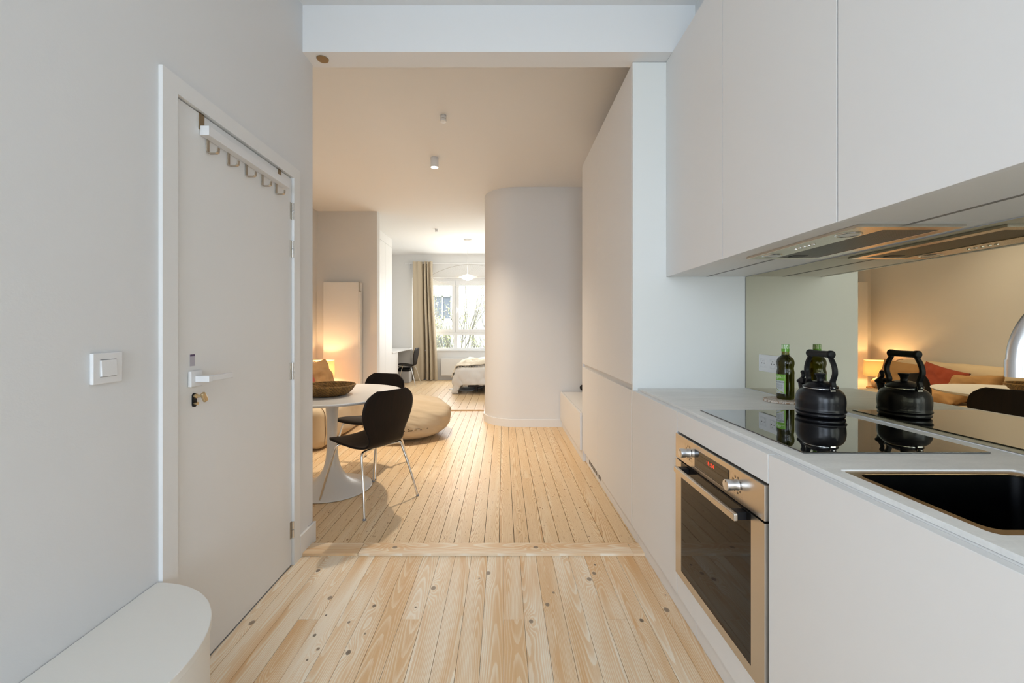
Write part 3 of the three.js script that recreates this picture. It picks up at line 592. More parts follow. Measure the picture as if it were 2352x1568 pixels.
// ---------------------------------------------------------------- on the worktop
{ // kettle
  const X = 1.2103, D = 1.5545, Y = 0.8907, k = thing('kettle', 'matt black enamel kettle with arched handle standing on the hob', 'kettle', [X, Y, D]);
  part('body', latheG([[0, 0], [0.070, 0], [0.0755, 0.004], [0.077, 0.011], [0.0745, 0.0135], [0.0735, 0.0155], [0.0775, 0.018], [0.0795, 0.0215], [0.0795, 0.0245], [0.077, 0.028], [0.0765, 0.034], [0.0775, 0.045], [0.0780, 0.058], [0.0770, 0.072], [0.0740, 0.084], [0.0685, 0.094], [0.0610, 0.1015], [0.0545, 0.1055], [0.0525, 0.1065]], X, Y, D, 72), M.kettle, k);
  part('rim_band', latheG([[0.0535, 0.1045], [0.0545, 0.1065], [0.0535, 0.1085], [0.050, 0.1085]], X, Y, D, 64), M.chrome, k, 'bright steel rim');
  const lid = part('lid', latheG([[0.0545, 0.1085], [0.0555, 0.1115], [0.0545, 0.1145], [0.050, 0.1175], [0.044, 0.1225], [0.035, 0.1280], [0.024, 0.1320], [0.012, 0.1335], [0, 0.1338]], X, Y, D, 64), M.kettle, k);
  part('lid_knob', latheG([[0.0115, 0.1325], [0.0105, 0.138], [0.0105, 0.142], [0.0125, 0.150], [0.0165, 0.1565], [0.0175, 0.1595], [0.0165, 0.1615], [0.008, 0.1625], [0, 0.1625]], X, Y, D, 40), M.black, lid);
  // handle in the plane of the spout (along D)
  const arm = (s) => { // flat curved strap
    const c = new THREE.CatmullRomCurve3([[s * 0.058, 0.106], [s * 0.061, 0.122], [s * 0.0585, 0.135], [s * 0.064, 0.150], [s * 0.069, 0.166], [s * 0.0675, 0.186], [s * 0.060, 0.206], [s * 0.051, 0.222], [s * 0.047, 0.236]].map(([d, y]) => new THREE.Vector3(0, y, -d)));
    const P = c.getPoints(40);
    return sheetG((u, v) => { const q = P[Math.round(v * 40)], a = P[Math.max(0, Math.round(v * 40) - 1)], b = P[Math.min(40, Math.round(v * 40) + 1)], tx = new THREE.Vector3().subVectors(b, a).normalize(); return [X + (u - 0.5) * (0.018 - 0.004 * v), Y + q.y, q.z - D]; }, 6, 40, 0.0085);
  };
  const hd = part('handle', merge([arm(1), arm(-1)]), M.black, k);
  const gp = new THREE.LatheGeometry([[0, -0.058], [0.010, -0.058], [0.0145, -0.055], [0.0145, -0.045], [0.0125, -0.040], [0.0120, 0], [0.0125, 0.040], [0.0145, 0.045], [0.0145, 0.055], [0.010, 0.058], [0, 0.058]].map(([a, b]) => new THREE.Vector2(a, b)), 32);
  gp.rotateX(Math.PI / 2); gp.translate(X, Y + 0.236, -D);
  part('grip', gp, M.black, hd);
  for (const s of [-1, 1]) {
    const br = part('bracket', rboxG(X - 0.009, X + 0.009, Y + 0.092, Y + 0.118, D + s * 0.060 - 0.002, D + s * 0.060 + 0.002, 0.001), M.chrome, k, 'small chrome bracket');
    const rv = new THREE.SphereGeometry(0.0045, 16, 12); rv.translate(X - 0.0, Y + 0.114, -(D + s * 0.064)); part('rivet', rv, M.chrome, br);
  }
  // spout away from the camera with its whistle lever
  const sp = [];
  const c = new THREE.CatmullRomCurve3([[0.062, 0.060], [0.078, 0.078], [0.090, 0.098], [0.099, 0.116]].map(([d, y]) => new THREE.Vector3(X, Y + y, -(D + d))));
  const N = 14, Rr = 18, P = c.getPoints(N), pos = [], idx = [];
  P.forEach((p, i) => { const r = mixn(0.021, 0.0115, i / N), t = c.getTangent(i / N), n = new THREE.Vector3(1, 0, 0), b = new THREE.Vector3().crossVectors(t, n).normalize(); for (let j = 0; j < Rr; j++) { const a = j / Rr * Math.PI * 2; pos.push(p.x + Math.cos(a) * r, p.y + b.y * Math.sin(a) * r, p.z + b.z * Math.sin(a) * r); } });
  for (let i = 0; i < N; i++) for (let j = 0; j < Rr; j++) { const a = i * Rr + j, b = i * Rr + (j + 1) % Rr; idx.push(a, b, b + Rr, a, b + Rr, a + Rr); }
  const sg = new THREE.BufferGeometry(); sg.setAttribute('position', new THREE.Float32BufferAttribute(pos, 3)); sg.setIndex(idx); sg.computeVertexNormals(); metreUV(sg);
  const spout = part('spout', sg, M.kettle, k);
  const cap = new THREE.SphereGeometry(0.0135, 24, 16); cap.scale(1, 0.75, 1.25); cap.translate(X, Y + 0.119, -(D + 0.101));
  const lev = tubeG([PD(X, Y + 0.122, D + 0.108), PD(X, Y + 0.132, D + 0.095), PD(X, Y + 0.142, D + 0.088), PD(X, Y + 0.154, D + 0.090)], 0.0065, 24, 12);
  const ball = new THREE.SphereGeometry(0.0085, 20, 14); ball.translate(X, Y + 0.156, -(D + 0.090));
  const nub = new THREE.CylinderGeometry(0.0095, 0.0095, 0.022, 20); nub.rotateZ(Math.PI / 2); nub.translate(X, Y + 0.124, -(D + 0.083));
  part('whistle', merge([cap, lev, ball, nub]), M.black, spout);
}
{ // trivet and oil bottle
  const X = 1.285, D = 1.872, t = thing('stone_trivet', 'round speckled white stone trivet under the oil bottle', 'trivet', [X, 0.8866, D]);
  const terr = dataTex(256, 256, (i, j) => { const a = vnoise(i / 9, j / 9, 61), b = vnoise(i / 5, j / 6, 62); const v = a > 0.72 ? [176, 142, 112] : b > 0.8 ? [150, 140, 130] : [222, 212, 200]; return v; }, true, 5, 5);
  part('disc', metreUV(latheG([[0, 0], [0.073, 0], [0.0765, 0.002], [0.0765, 0.011], [0.074, 0.0132], [0, 0.0132]], X, 0.8866, D, 64)), mat({ map: terr, roughness: 0.55 }), t);
  const bx = 1.297, bd = 1.872, Y = 0.8999;
  const b = thing('oil_bottle', 'dark green glass olive oil bottle with green cap', 'bottle', [bx, Y, bd]);
  const prof = [[0, 0.001], [0.030, 0], [0.0335, 0.003], [0.0345, 0.010], [0.0345, 0.020], [0.0345, 0.060], [0.0345, 0.115], [0.0350, 0.124], [0.0335, 0.132], [0.0318, 0.140], [0.0330, 0.150], [0.0350, 0.160], [0.0350, 0.170], [0.0325, 0.181], [0.0270, 0.190], [0.0200, 0.196], [0.0155, 0.2015], [0.0145, 0.212], [0.0142, 0.230]];
  part('glass_body', latheG(prof, bx, Y, bd, 64), phys({ color: lin(0.85, 0.88, 0.6), roughness: 0.03, transmission: 1, thickness: 0.03, ior: 1.45, attenuationColor: lin(0.34, 0.33, 0.02), attenuationDistance: 0.022 }), b, 'dark green glass full of oil');
  const capTex = canvasTex(512, 96, (g, w, h) => { g.fillStyle = '#6fae3c'; g.fillRect(0, 0, w, h); g.fillStyle = '#eef6e4'; g.font = 'italic bold 44px serif'; for (let i = 0; i < 3; i++) g.fillText('Carapelli', 12 + i * 170, 62); g.fillStyle = '#4f8d25'; g.fillRect(0, 82, w, 5); });
  part('cap', latheG([[0.0152, 0.218], [0.0158, 0.219], [0.0158, 0.249], [0.0150, 0.2505], [0, 0.2505]], bx, Y, bd, 40), mat({ map: capTex, roughness: 0.4 }), b, 'green screw cap');
  const lab = canvasTex(512, 512, (g, w, h) => {
    g.fillStyle = '#cfd6d8'; g.fillRect(0, 0, w, h);
    g.fillStyle = '#7db840'; g.fillRect(0, 0, w, 168); g.fillStyle = '#8fc452'; g.fillRect(w - 40, 0, 40, h);
    g.fillStyle = '#f3f7ea'; g.font = 'bold 78px serif'; g.fillText('CARAPELLI', 24, 100); g.font = '26px sans-serif'; g.fillText('FIRENZE', 190, 140); g.fillRect(150, 24, 200, 4);
    g.fillStyle = '#3c4a52'; g.font = 'bold 52px serif'; g.fillText('IL FRANTOLIO', 96, 228); g.font = '22px serif';
    for (let i = 0; i < 5; i++) g.fillText('olio extra vergine di oliva', 150 + (i % 2) * 14, 266 + i * 28);
    for (let i = 0; i < 26; i++) { g.fillStyle = ['#a9c16a', '#d8cf8a', '#8ea84a', '#e9ead0'][i % 4]; g.fillRect(20 + (i * 67) % 420, 396 + (i * 29) % 90, 44, 18); }
    g.fillStyle = '#9a8a2a'; g.beginPath(); g.arc(210, 400, 15, 0, 7); g.fill();
  });
  const lg = new THREE.CylinderGeometry(0.0349, 0.0349, 0.088, 40, 1, true, 0, 2.05); lg.rotateY(-2.62); lg.translate(bx, Y + 0.071, -bd);
  part('paper_label', lg, mat({ map: lab, roughness: 0.6, side: THREE.DoubleSide }), b, 'green and white paper label');
}

// ---------------------------------------------------------------- dining table, bowl, chairs
const TX = -1.32, TD = 3.14;
{
  const t = thing('tulip_table', 'round white dining table on a trumpet pedestal', 'table', [TX, 0, TD]);
  part('tabletop', latheG([[0, 0.704], [0.495, 0.704], [0.515, 0.710], [0.531, 0.722], [0.532, 0.727], [0.529, 0.730], [0, 0.730]], TX, 0, TD, 128), M.tableWhite, t);
  part('pedestal', latheG([[0, 0.0], [0.288, 0.0], [0.296, 0.003], [0.296, 0.007], [0.285, 0.011], [0.245, 0.018], [0.195, 0.030], [0.150, 0.049], [0.112, 0.078], [0.083, 0.115], [0.062, 0.160], [0.048, 0.215], [0.040, 0.290], [0.0365, 0.380], [0.037, 0.470], [0.041, 0.560], [0.048, 0.630], [0.056, 0.680], [0.062, 0.704], [0, 0.704]], TX, 0, TD, 96), M.tableWhite, t);
}
{
  const grass = dataTex(256, 64, (i, j) => { const ph = (i / 8 + (j / 64) * 5) % 1, s = 0.55 + 0.45 * Math.sin(ph * Math.PI), n = hash(Math.floor(i / 8 + (j / 64) * 5), Math.floor(j / 64), 5), w = 0.75 + 0.5 * n + 0.2 * (vnoise(i, j / 4, 3) - 0.5); return [150 * s * w, 112 * s * w, 58 * s * w]; }, true, 7, 18);
  const gb = dataTex(256, 64, (i, j) => { const ph = (i / 8 + (j / 64) * 5) % 1, v = 255 * Math.sin(ph * Math.PI); return [v, v, v]; }, false, 7, 18);
  const b = thing('seagrass_bowl', 'shallow woven seagrass bowl on the white dining table', 'bowl', [-1.315, 0.7302, 3.045]);
  const prof = [], outer = [[0.0, 0.004], [0.11, 0.004], [0.145, 0.014], [0.172, 0.038], [0.198, 0.075]];
  const curve = new THREE.CatmullRomCurve3(outer.map(([a, y]) => new THREE.Vector3(a, y, 0)));
  const coils = 18, per = 6;
  const side = (sgn) => { const o = []; for (let i = 0; i <= coils * per; i++) { const u = i / (coils * per), p = curve.getPointAt(u), tg = curve.getTangentAt(u), k = 0.0046 + 0.0022 * Math.abs(Math.sin(u * coils * Math.PI)); o.push([Math.max(0, p.x + sgn * tg.y * k), Math.max(0, p.y - sgn * tg.x * k)]); } return o; };
  const A = side(1), Bq = side(-1).reverse();
  part('woven_body', latheG([...A, ...Bq], -1.315, 0.7315, 3.045, 96), mat({ map: grass, bumpMap: gb, bumpScale: 0.002, roughness: 0.9 }), b);
}
function chairParts(parent) {
  // moulded plywood shell: v runs from the front edge of the seat to the top of the back
  const prof = new THREE.CatmullRomCurve3([[0.218, 0.432], [0.19, 0.441], [0.10, 0.436], [0.0, 0.423], [-0.09, 0.411], [-0.150, 0.414], [-0.190, 0.444], [-0.208, 0.500], [-0.218, 0.600], [-0.236, 0.715], [-0.254, 0.806]].map(([z, y]) => new THREE.Vector3(0, y, z)), false, 'centripetal');
  const halfW = [[0, 0.165], [0.03, 0.195], [0.09, 0.212], [0.22, 0.212], [0.36, 0.190], [0.46, 0.160], [0.54, 0.145], [0.61, 0.155], [0.70, 0.192], [0.79, 0.216], [0.88, 0.214], [0.945, 0.194], [0.98, 0.162], [1, 0.122]];
  const W = (v) => { for (let i = 0; i + 1 < halfW.length; i++) if (v <= halfW[i + 1][0]) { const [a, p] = halfW[i], [b, q] = halfW[i + 1]; const t = (v - a) / (b - a); return p + (q - p) * t; } return halfW[halfW.length - 1][1]; };
  const Ws = (v) => { let s = 0; const e = Math.min(0.03, v, 1 - v); for (const k of [-1, -0.5, 0, 0.5, 1]) s += W(clamp(v + k * e)); return s / 5; };
  const N = 64;
  const shell = sheetG((s, v) => {
    const p = prof.getPointAt(v), u = s * 2 - 1, w = Ws(v), back = sstep(0.45, 0.65, v);
    const dish = mixn(0.010 * u * u, 0, back), wrap = 0.030 * u * u * back * (1 - 0.3 * v);
    return [u * w, p.y + dish - (1 - back) * 0.004 * (1 - u * u), p.z + wrap];
  }, 24, N, 0.0105);
  part('seat_shell', shell, M.darkPly, parent, 'one piece dark plywood seat and back');
  const foot = [[0.232, 0.247], [0.232, -0.247], [-0.232, 0.247], [-0.232, -0.247]];
  for (const [x, z] of foot) {
    const sx = Math.sign(x), sz = Math.sign(z), hy = sz > 0 ? 0.409 : 0.393, p = [[sx * 0.05, hy, sz * 0.105], [sx * 0.10, hy + 0.001, sz * 0.118], [sx * 0.150, hy, sz * 0.130], [sx * 0.170, hy - 0.013, sz * 0.140], [sx * 0.178, hy - 0.041, sz * 0.148], [x * 0.88, 0.19, sz * 0.2], [x, 0.006, z]];
    const leg = part('leg', tubeG(p, 0.0085, 48, 14), M.chrome, parent, 'chrome tube leg');
    part('foot_cap', (() => { const g = new THREE.CylinderGeometry(0.0098, 0.0105, 0.012, 16); g.translate(x, 0.006, z); return g; })(), mat({ color: lin(0.25, 0.25, 0.26), roughness: 0.5 }), leg);
  }
  for (const z of [0.105, -0.105]) { const g = new THREE.CylinderGeometry(0.008, 0.008, 0.12, 12); g.rotateZ(Math.PI / 2); g.translate(0, z > 0 ? 0.409 : 0.393, z); part('mount', g, M.chrome, parent); }
}
const chairs = [
  ['black plywood chair with its back to the kitchen beside the dining table', -0.963, 2.93, Math.atan2(-0.83, -0.557)],
  ['black plywood chair tucked in on the beanbag side of the dining table', -1.18, 3.605, Math.atan2(-0.315, 0.95)],
  ['black plywood chair pulled out from the white desk', -2.10, 8.86, Math.atan2(-1, -0.04)],
];
const chair0 = thing('shell_chair', chairs[0][0], 'chair', [chairs[0][1], 0, chairs[0][2]], { turn: chairs[0][3], local: true, group: 'black plywood chairs' });
chairParts(chair0);
for (const [label, x, d, turn] of chairs.slice(1)) { const c = chair0.clone(); c.name = numbered('shell_chair'); c.position.set(x, d > 6 ? 0.016 : 0, -d); c.rotation.set(0, turn, 0); c.userData = { label, category: 'chair', group: 'black plywood chairs' }; scene.add(c); }

// ---------------------------------------------------------------- sofa corner
{
  const s = thing('low_sofa', 'low beige fabric sofa with a thick rounded back along the wall', 'sofa', [-2.3, 0, 4.82]);
  const put = (g, x, y, d) => { g.translate(x, y, -d); return g; };
  part('seat', put(softG(0.98, 0.425, 1.52, 0.10, 0.018, 5, 40, 5), -2.285, 0.218, 4.80), M.sofa, s);
  part('back', put(softG(0.30, 0.62, 1.54, 0.145, 0.012, 8, 36, 5), -2.630, 0.505, 4.80), M.sofa, s);
  part('seam', tubeG([PD(-1.80, 0.05, 4.10), PD(-1.795, 0.20, 4.115), PD(-1.80, 0.36, 4.11), PD(-1.85, 0.43, 4.13)], 0.003, 30, 6), M.piping, s);
  part('piping', tubeG([PD(-2.48, 0.43, 5.49), PD(-2.485, 0.66, 5.495), PD(-2.52, 0.765, 5.492), PD(-2.62, 0.812, 5.49), PD(-2.72, 0.775, 5.492), PD(-2.77, 0.66, 5.495)], 0.004, 40, 6), M.piping, s);
  const cushion = (name, label, m, w, h, t, x, y, d, rz, ry, rx, sd) => {
    const c = thing(name, label, 'cushion', [x, y - h / 2, d], { group: 'cushions on the sofa' });
    const g = cushionG(w, h, t, sd); g.rotateZ(rz); g.rotateX(rx); g.rotateY(ry); g.translate(x, y, -d);
    part('cover', g, m, c);
  };
  // facing +X, leaning back against the sofa back
  cushion('throw_cushion', 'ochre linen cushion at the lamp end of the sofa', M.tan, 0.50, 0.42, 0.16, -2.385, 0.60, 5.26, 0.10, Math.PI / 2 - 0.2, -0.30, 2);
  cushion('throw_cushion', 'rust red cushion leaning against the middle of the sofa back', M.rust, 0.52, 0.44, 0.16, -2.36, 0.575, 4.78, 0.20, Math.PI / 2, -0.32, 3);
  cushion('throw_cushion', 'ochre linen cushion between rust cushion and sofa end', M.tan, 0.52, 0.36, 0.17, -2.28, 0.565, 4.36, -0.12, Math.PI / 2 + 0.15, -0.45, 4);
  cushion('throw_cushion', 'flat ochre cushion lying at the front of the sofa seat', M.tan, 0.46, 0.30, 0.14, -2.02, 0.505, 4.42, 0.05, Math.PI / 2, -1.15, 6);
}
{ // beanbag
  let g = new THREE.SphereGeometry(1, 120, 80); const p = g.attributes.position, sp = (v, e) => Math.sign(v) * Math.abs(v) ** e;
  for (let i = 0; i < p.count; i++) {
    const x = p.getX(i), y = p.getY(i), z = p.getZ(i), a = Math.atan2(z, x);
    const ridge = (f, q, sd) => { const n = fbm(x * f + y * q + 3, z * f - y * q * 0.6, sd, 2); return 1 - Math.abs(n * 2 - 1) * 2.2; };
    const wr = 0.020 * Math.max(0, ridge(1.5, 1.3, 71)) + 0.017 * Math.max(0, ridge(3.1, 2.6, 75)) + 0.005 * Math.max(0, ridge(7, 6, 79)) + 0.05 * (fbm(x * 1.4 + 7, z * 1.4 + y, 77, 2) - 0.5);
    const lowK = sstep(-0.75, 0.05, y);
    const corner = Math.exp(-(((a - 0.25) / 0.4) ** 2)) * Math.exp(-(((y - 0.45) / 0.4) ** 2));
    const k = 1 + wr * 1.6 * lowK, f = sp(Math.sqrt(1 - y * y), 0.80), cx = Math.cos(a), cz = Math.sin(a);
    let X = sp(cx, 0.9) * f * 0.47 * k + corner * 0.05, Z = sp(cz, 0.9) * f * 0.47 * k, Y = sp(y, 0.72) * 0.205 * (1 + wr * 2.2 * lowK) + corner * 0.02 + (y > 0 ? -0.045 * z : 0);
    if (y < 0) Y = Math.max(Y, -0.192 + 0.01 * wr);
    p.setXYZ(i, X, Y + 0.194, Z);
  }
  g.deleteAttribute('normal'); g.deleteAttribute('uv'); g = mergeVertices(g, 1e-4); g.computeVertexNormals(); metreUV(g);
  const b = thing('beanbag', 'large slumped beige beanbag on the living room floor', 'beanbag', [-1.12, 0, 4.73], { local: true });
  part('cover', g, M.bean, b);
}
{ // lamp on a low side table
  const LX = -2.553, LD = 5.735;
  const t = thing('side_table', 'low round wooden side table at the lamp end of the sofa', 'side table', [LX, 0, LD]);
  part('tabletop', latheG([[0, 0.38], [0.132, 0.38], [0.138, 0.384], [0.138, 0.399], [0.135, 0.402], [0, 0.402]], LX, 0, LD), M.oak, t);
  for (const [a, b] of [[-1, -1], [1, -1], [-1, 1], [1, 1]]) part('leg', cylG(0.010, 0.013, 0.38, LX + a * 0.075, 0, LD + b * 0.075, 16), M.oak, t);
  const l = thing('table_lamp', 'lit table lamp with a linen drum shade beside the sofa', 'lamp', [LX, 0.402, LD]);
  part('base', latheG([[0, 0.001], [0.055, 0.001], [0.075, 0.02], [0.088, 0.055], [0.082, 0.095], [0.055, 0.125], [0.025, 0.140], [0.015, 0.16], [0.015, 0.20], [0, 0.20]], LX, 0.402, LD), mat({ color: lin(0.62, 0.50, 0.36), roughness: 0.5 }), l);
  const shadeM = phys({ color: lin(0.86, 0.70, 0.50), roughness: 1, transmission: 0.42, thickness: 0, side: THREE.DoubleSide });
  part('lamp_shade', latheG([[0.165, 0.565], [0.168, 0.57], [0.163, 0.780], [0.160, 0.780], [0.163, 0.567]], LX, 0, LD, 64), shadeM, l, 'linen drum shade');
  const bulb = new THREE.SphereGeometry(0.03, 24, 16); bulb.translate(LX, 0.66, -LD);
  part('light_bulb', bulb, mat({ color: 0x000000, emissive: WARM, emissiveIntensity: 4 }), l);
  const pl = new THREE.PointLight(WARM, 0.52); pl.name = 'table_lamp_light'; pl.position.set(LX, 0.66, -LD); pl.castShadow = true; pl.shadow.radius = 1.4; scene.add(pl);
}
{ // tall flat radiator on the partition
  const r = thing('tall_radiator', 'tall flat white panel radiator on the partition wall', 'radiator', [-2.41, 0.1, 6.08]);
  part('panel', rboxG(-2.677, -2.150, 0.12, 1.92, 6.050, 6.064, 0.004), M.doorPaint, r);
  part('body', boxG(-2.660, -2.165, 0.14, 1.90, 6.064, 6.125), M.doorPaint, r);
  part('side_rail', rboxG(-2.150, -2.122, 0.12, 1.915, 6.056, 6.12, 0.003), M.doorPaint, r);
  part('towel_hook', merge([boxG(-2.152, -2.128, 1.918, 1.926, 6.046, 6.056), boxG(-2.138, -2.126, 1.78, 1.924, 6.044, 6.050), rboxG(-2.138, -2.110, 1.775, 1.787, 6.015, 6.050, 0.002)]), M.hookMetal, r, 'small metal bracket');
  for (const x of [-2.5, -2.3]) part('wall_bracket', boxG(x - 0.02, x + 0.02, 1.7, 1.74, 6.12, DP + 0.001), M.doorPaint, r);
}
// ceiling fittings
{
  const det = (x, d, label) => {
    const g = thing('smoke_detector', label, 'detector', [x, HL, d], { group: 'smoke detectors on the ceiling' });
    part('mount', latheG([[0, 0], [0.026, 0], [0.026, -0.022], [0.021, -0.024], [0.021, -0.031]], x, HL, d, 36), M.whitePlastic, g);
    part('slot_ring', latheG([[0.021, -0.024], [0.0215, -0.031]], x, HL, d, 36), M.hookMetal, g);
    const c = part('cap', latheG([[0.021, -0.031], [0.026, -0.032], [0.0265, -0.048], [0.024, -0.051], [0, -0.051]], x, HL, d, 36), M.whitePlastic, g);
    part('sensor_dot', cylG(0.002, 0.002, 0.002, x, HL - 0.0525, d, 10), M.black, c);
  };
  det(-0.50, 3.395, 'tiny white smoke detector on the living room ceiling');
  det(-1.19, 7.24, 'tiny white smoke detector on the bedroom ceiling');
  for (const [x, d, label] of [[-0.716, 4.235, 'lit white cylinder spotlight on the living room ceiling'], [-2.05, 4.235, 'lit white cylinder spotlight on the ceiling above the sofa']]) {
    const s = thing('ceiling_spotlight', label, 'spotlight', [x, HL, d], { group: 'cylinder spotlights in the living room' });
    part('housing', latheG([[0, 0], [0.041, 0], [0.041, -0.098], [0.0375, -0.098], [0.0375, -0.091]], x, HL, d, 48), M.whitePlastic, s);
    part('lamp_face', latheG([[0, -0.094], [0.0375, -0.094]], x, HL, d, 48), mat({ color: 0x000000, emissive: lin(1, 0.9, 0.74), emissiveIntensity: 4, side: THREE.DoubleSide }), s);
    const l = new THREE.SpotLight(SPOTWHITE, x > -1 ? 10.5 : 4.6, 0, 1.0, 0.9); l.name = 'ceiling_spotlight_beam'; l.position.set(x, HL - 0.102, -d); l.target.position.set(x, 0, -d); l.castShadow = true; l.shadow.radius = 1.6; scene.add(l, l.target);
  }
}

// ---------------------------------------------------------------- bedroom
{ // fitted wardrobe on the left
  const w = thing('fitted_wardrobe', 'white full height fitted wardrobe behind the partition', 'wardrobe', [-2.5, 0.016, 7.15]);
  part('carcass', boxG(LL + 0.002, -2.222, 0.016, HL - 0.001, 6.28, 8.04), M.lacquer, w);
  for (let i = 0; i < 4; i++) { const a = 6.28 + i * 0.44; part('door', rboxG(-2.220, -2.200, 0.08, 2.828, a + 0.0015, a + 0.4385, 0.0012), M.lacquer, w); part('filler_panel', rboxG(-2.220, -2.201, 2.832, HL - 0.001, a + 0.0005, a + 0.4395, 0.001), M.lacquer, w); }
}
{ // desk
  const d = thing('white_desk', 'white built in desk beside the wardrobe', 'desk', [-2.5, 0.016, 8.86]);
  part('desktop', rboxG(LL + 0.002, -2.180, 0.745, 0.772, 8.043, DW - 0.005, 0.002), M.lacquer, d);
  part('drawer_unit', boxG(LL + 0.02, -2.222, 0.03, 0.744, 8.05, 8.52), M.lacquer, d);
  part('drawer_front', rboxG(-2.221, -2.202, 0.06, 0.742, 8.05, 8.52, 0.001), M.lacquer, d);
  part('end_panel', boxG(LL + 0.02, -2.20, 0.016, 0.744, DW - 0.03, DW - 0.006), M.lacquer, d);
  const b = thing('paper_bin', 'white storage box with a black top under the desk', 'box', [-2.26, 0.016, 9.28]);
  part('box_body', rboxG(-2.40, -2.115, 0.017, 0.275, 9.14, 9.42, 0.008), mat({ color: lin(0.62, 0.62, 0.63), roughness: 0.5 }), b);
  part('lid', rboxG(-2.405, -2.11, 0.275, 0.325, 9.135, 9.425, 0.01), M.black, b);
  part('tray', rboxG(-2.36, -2.10, 0.327, 0.36, 9.18, 9.40, 0.008), M.black, b);
}
{ // bed
  const bx0 = -0.80, bx1 = 1.25, bd0 = 7.66, bd1 = 9.05;
  const f = thing('bed', 'bed on a dark base behind the curved wall', 'bed', [0.2, 0.016, 8.3]);
  part('bed_base', rboxG(bx0 + 0.12, bx1, 0.12, 0.30, bd0 + 0.10, bd1, 0.01), M.bedFrame, f);
  for (const [x, d] of [[bx0 + 0.28, bd0 + 0.2], [bx1 - 0.1, bd0 + 0.2], [bx0 + 0.28, bd1 - 0.1], [bx1 - 0.1, bd1 - 0.1]]) part('leg', cylG(0.03, 0.03, 0.105, x, 0.0165, d, 16), M.bedFrame, f);
  part('mattress', (() => { const g = softG(bx1 - bx0 - 0.10, 0.20, bd1 - bd0, 0.05, 0.003, 4, 16, 3); g.translate((bx0 + bx1) / 2 + 0.05, 0.40, -(bd0 + bd1) / 2); return g; })(), M.linen, f);
  // duvet: s along X from the hanging foot end, t along D from the hanging near side
  const drape = (x, d, top, lowX, lowD, amp, sd) => {
    const ox = Math.max(0, bx0 + 0.06 - x), od = Math.max(0, bd0 + 0.06 - d), over = Math.hypot(ox, od), R = 0.10;
    const n = (fbm(x * 3.2 + sd, d * 3.2, sd, 4) - 0.5) * amp, pl = (fbm(x * 5.5 + d * 4.5, 3, sd, 2) - 0.5) * 0.16;
    const ridge = (1 - Math.abs(fbm(x * 7 + d * 2, d * 6 - x * 3, sd + 5, 2) * 2 - 1) * 2) * 0.035;
    let px = x, pd = d, y = top + n + Math.max(0, ridge);
    if (over > 0) {
      const a = Math.min(over / R, Math.PI / 2 * 0.93), drop = Math.max(0, over - R * 1.46), ux = ox / over, ud = od / over;
      const out = R * Math.sin(a) + pl * Math.min(1, drop * 4) + drop * 0.16 + 0.05 * Math.sin(Math.min(1, over * 2.4) * Math.PI) + ridge * 0.8;
      px = (ox > 0 ? bx0 + 0.06 : x) - ux * out; pd = (od > 0 ? bd0 + 0.06 : d) - ud * out;
      y = top - R * (1 - Math.cos(a)) - drop + n * (1 - a / 1.6);
    }
    return [px, Math.max(0.03, y), -pd];
  };
  const dv = thing('duvet', 'rumpled white duvet hanging over the foot of the bed', 'duvet', [0.1, 0.2, 8.2]);
  part('cover', sheetG((s, t) => drape(bx0 - 0.50 + s * (bx1 - bx0 + 0.45), bd0 - 0.32 + t * (bd1 - bd0 + 0.30) - 0.10 * Math.exp(-(((s - 0.06) / 0.08) ** 2)) * (1 - t), 0.515, 0, 0, 0.10, 31), 90, 70, 0.045), M.linen, dv);
  const th = thing('fringed_throw', 'cream wool throw with fringe draped across the bed', 'throw', [0, 0.5, 8.3]);
  part('blanket', sheetG((s, t) => { const x = bx0 - 0.26 + s * 0.95 + 0.12 * Math.sin(t * 5), d = bd0 + 0.02 + t * 1.2; const p = drape(x, d, 0.560, 0, 0, 0.10, 31); return [p[0] - 0.024 * (x < bx0 ? 1 : 0), p[1] + 0.01 + 0.02 * (vnoise(s * 14, t * 12, 5) - 0.3), p[2] + 0.02 * (d < bd0 + 0.06 ? 1 : 0)]; }, 60, 60, 0.016), M.throwWool, th);
  const fr = []; for (let i = 0; i < 26; i++) { const x = bx0 - 0.18 + i * 0.03, p = drape(x, bd0 + 0.015, 0.560, 0, 0, 0.1, 31); fr.push(tubeG([[p[0], p[1] + 0.005, p[2] + 0.022], [p[0] + 0.01, p[1] - 0.03, p[2] + 0.034], [p[0], p[1] - 0.07, p[2] + 0.036]], 0.004, 8, 5)); }
  part('fringe', merge(fr), M.throwWool, th);
  const rg = thing('white_rug', 'small white rug poking out from under the bed', 'rug', [-0.85, 0.016, 8.1]);
  const rs = new THREE.Shape(); rs.moveTo(-1.09, 8.14); rs.quadraticCurveTo(-0.95, 7.98, -0.60, 7.96); rs.lineTo(-0.4, 8.5); rs.quadraticCurveTo(-0.9, 8.4, -1.09, 8.14);
  part('pile', planG(rs, 0.017, 0.030, 0.003), M.rug, rg);
}
{ // low radiator under the window
  const r = thing('low_radiator', 'wide white panel radiator under the bedroom window', 'radiator', [-0.4, 0.1, 9.62]);
  part('panel', rboxG(-1.46, 0.70, 0.13, 0.53, 9.590, 9.604, 0.004), M.doorPaint, r);
  part('body', boxG(-1.44, 0.68, 0.15, 0.52, 9.604, 9.68), M.doorPaint, r);
}
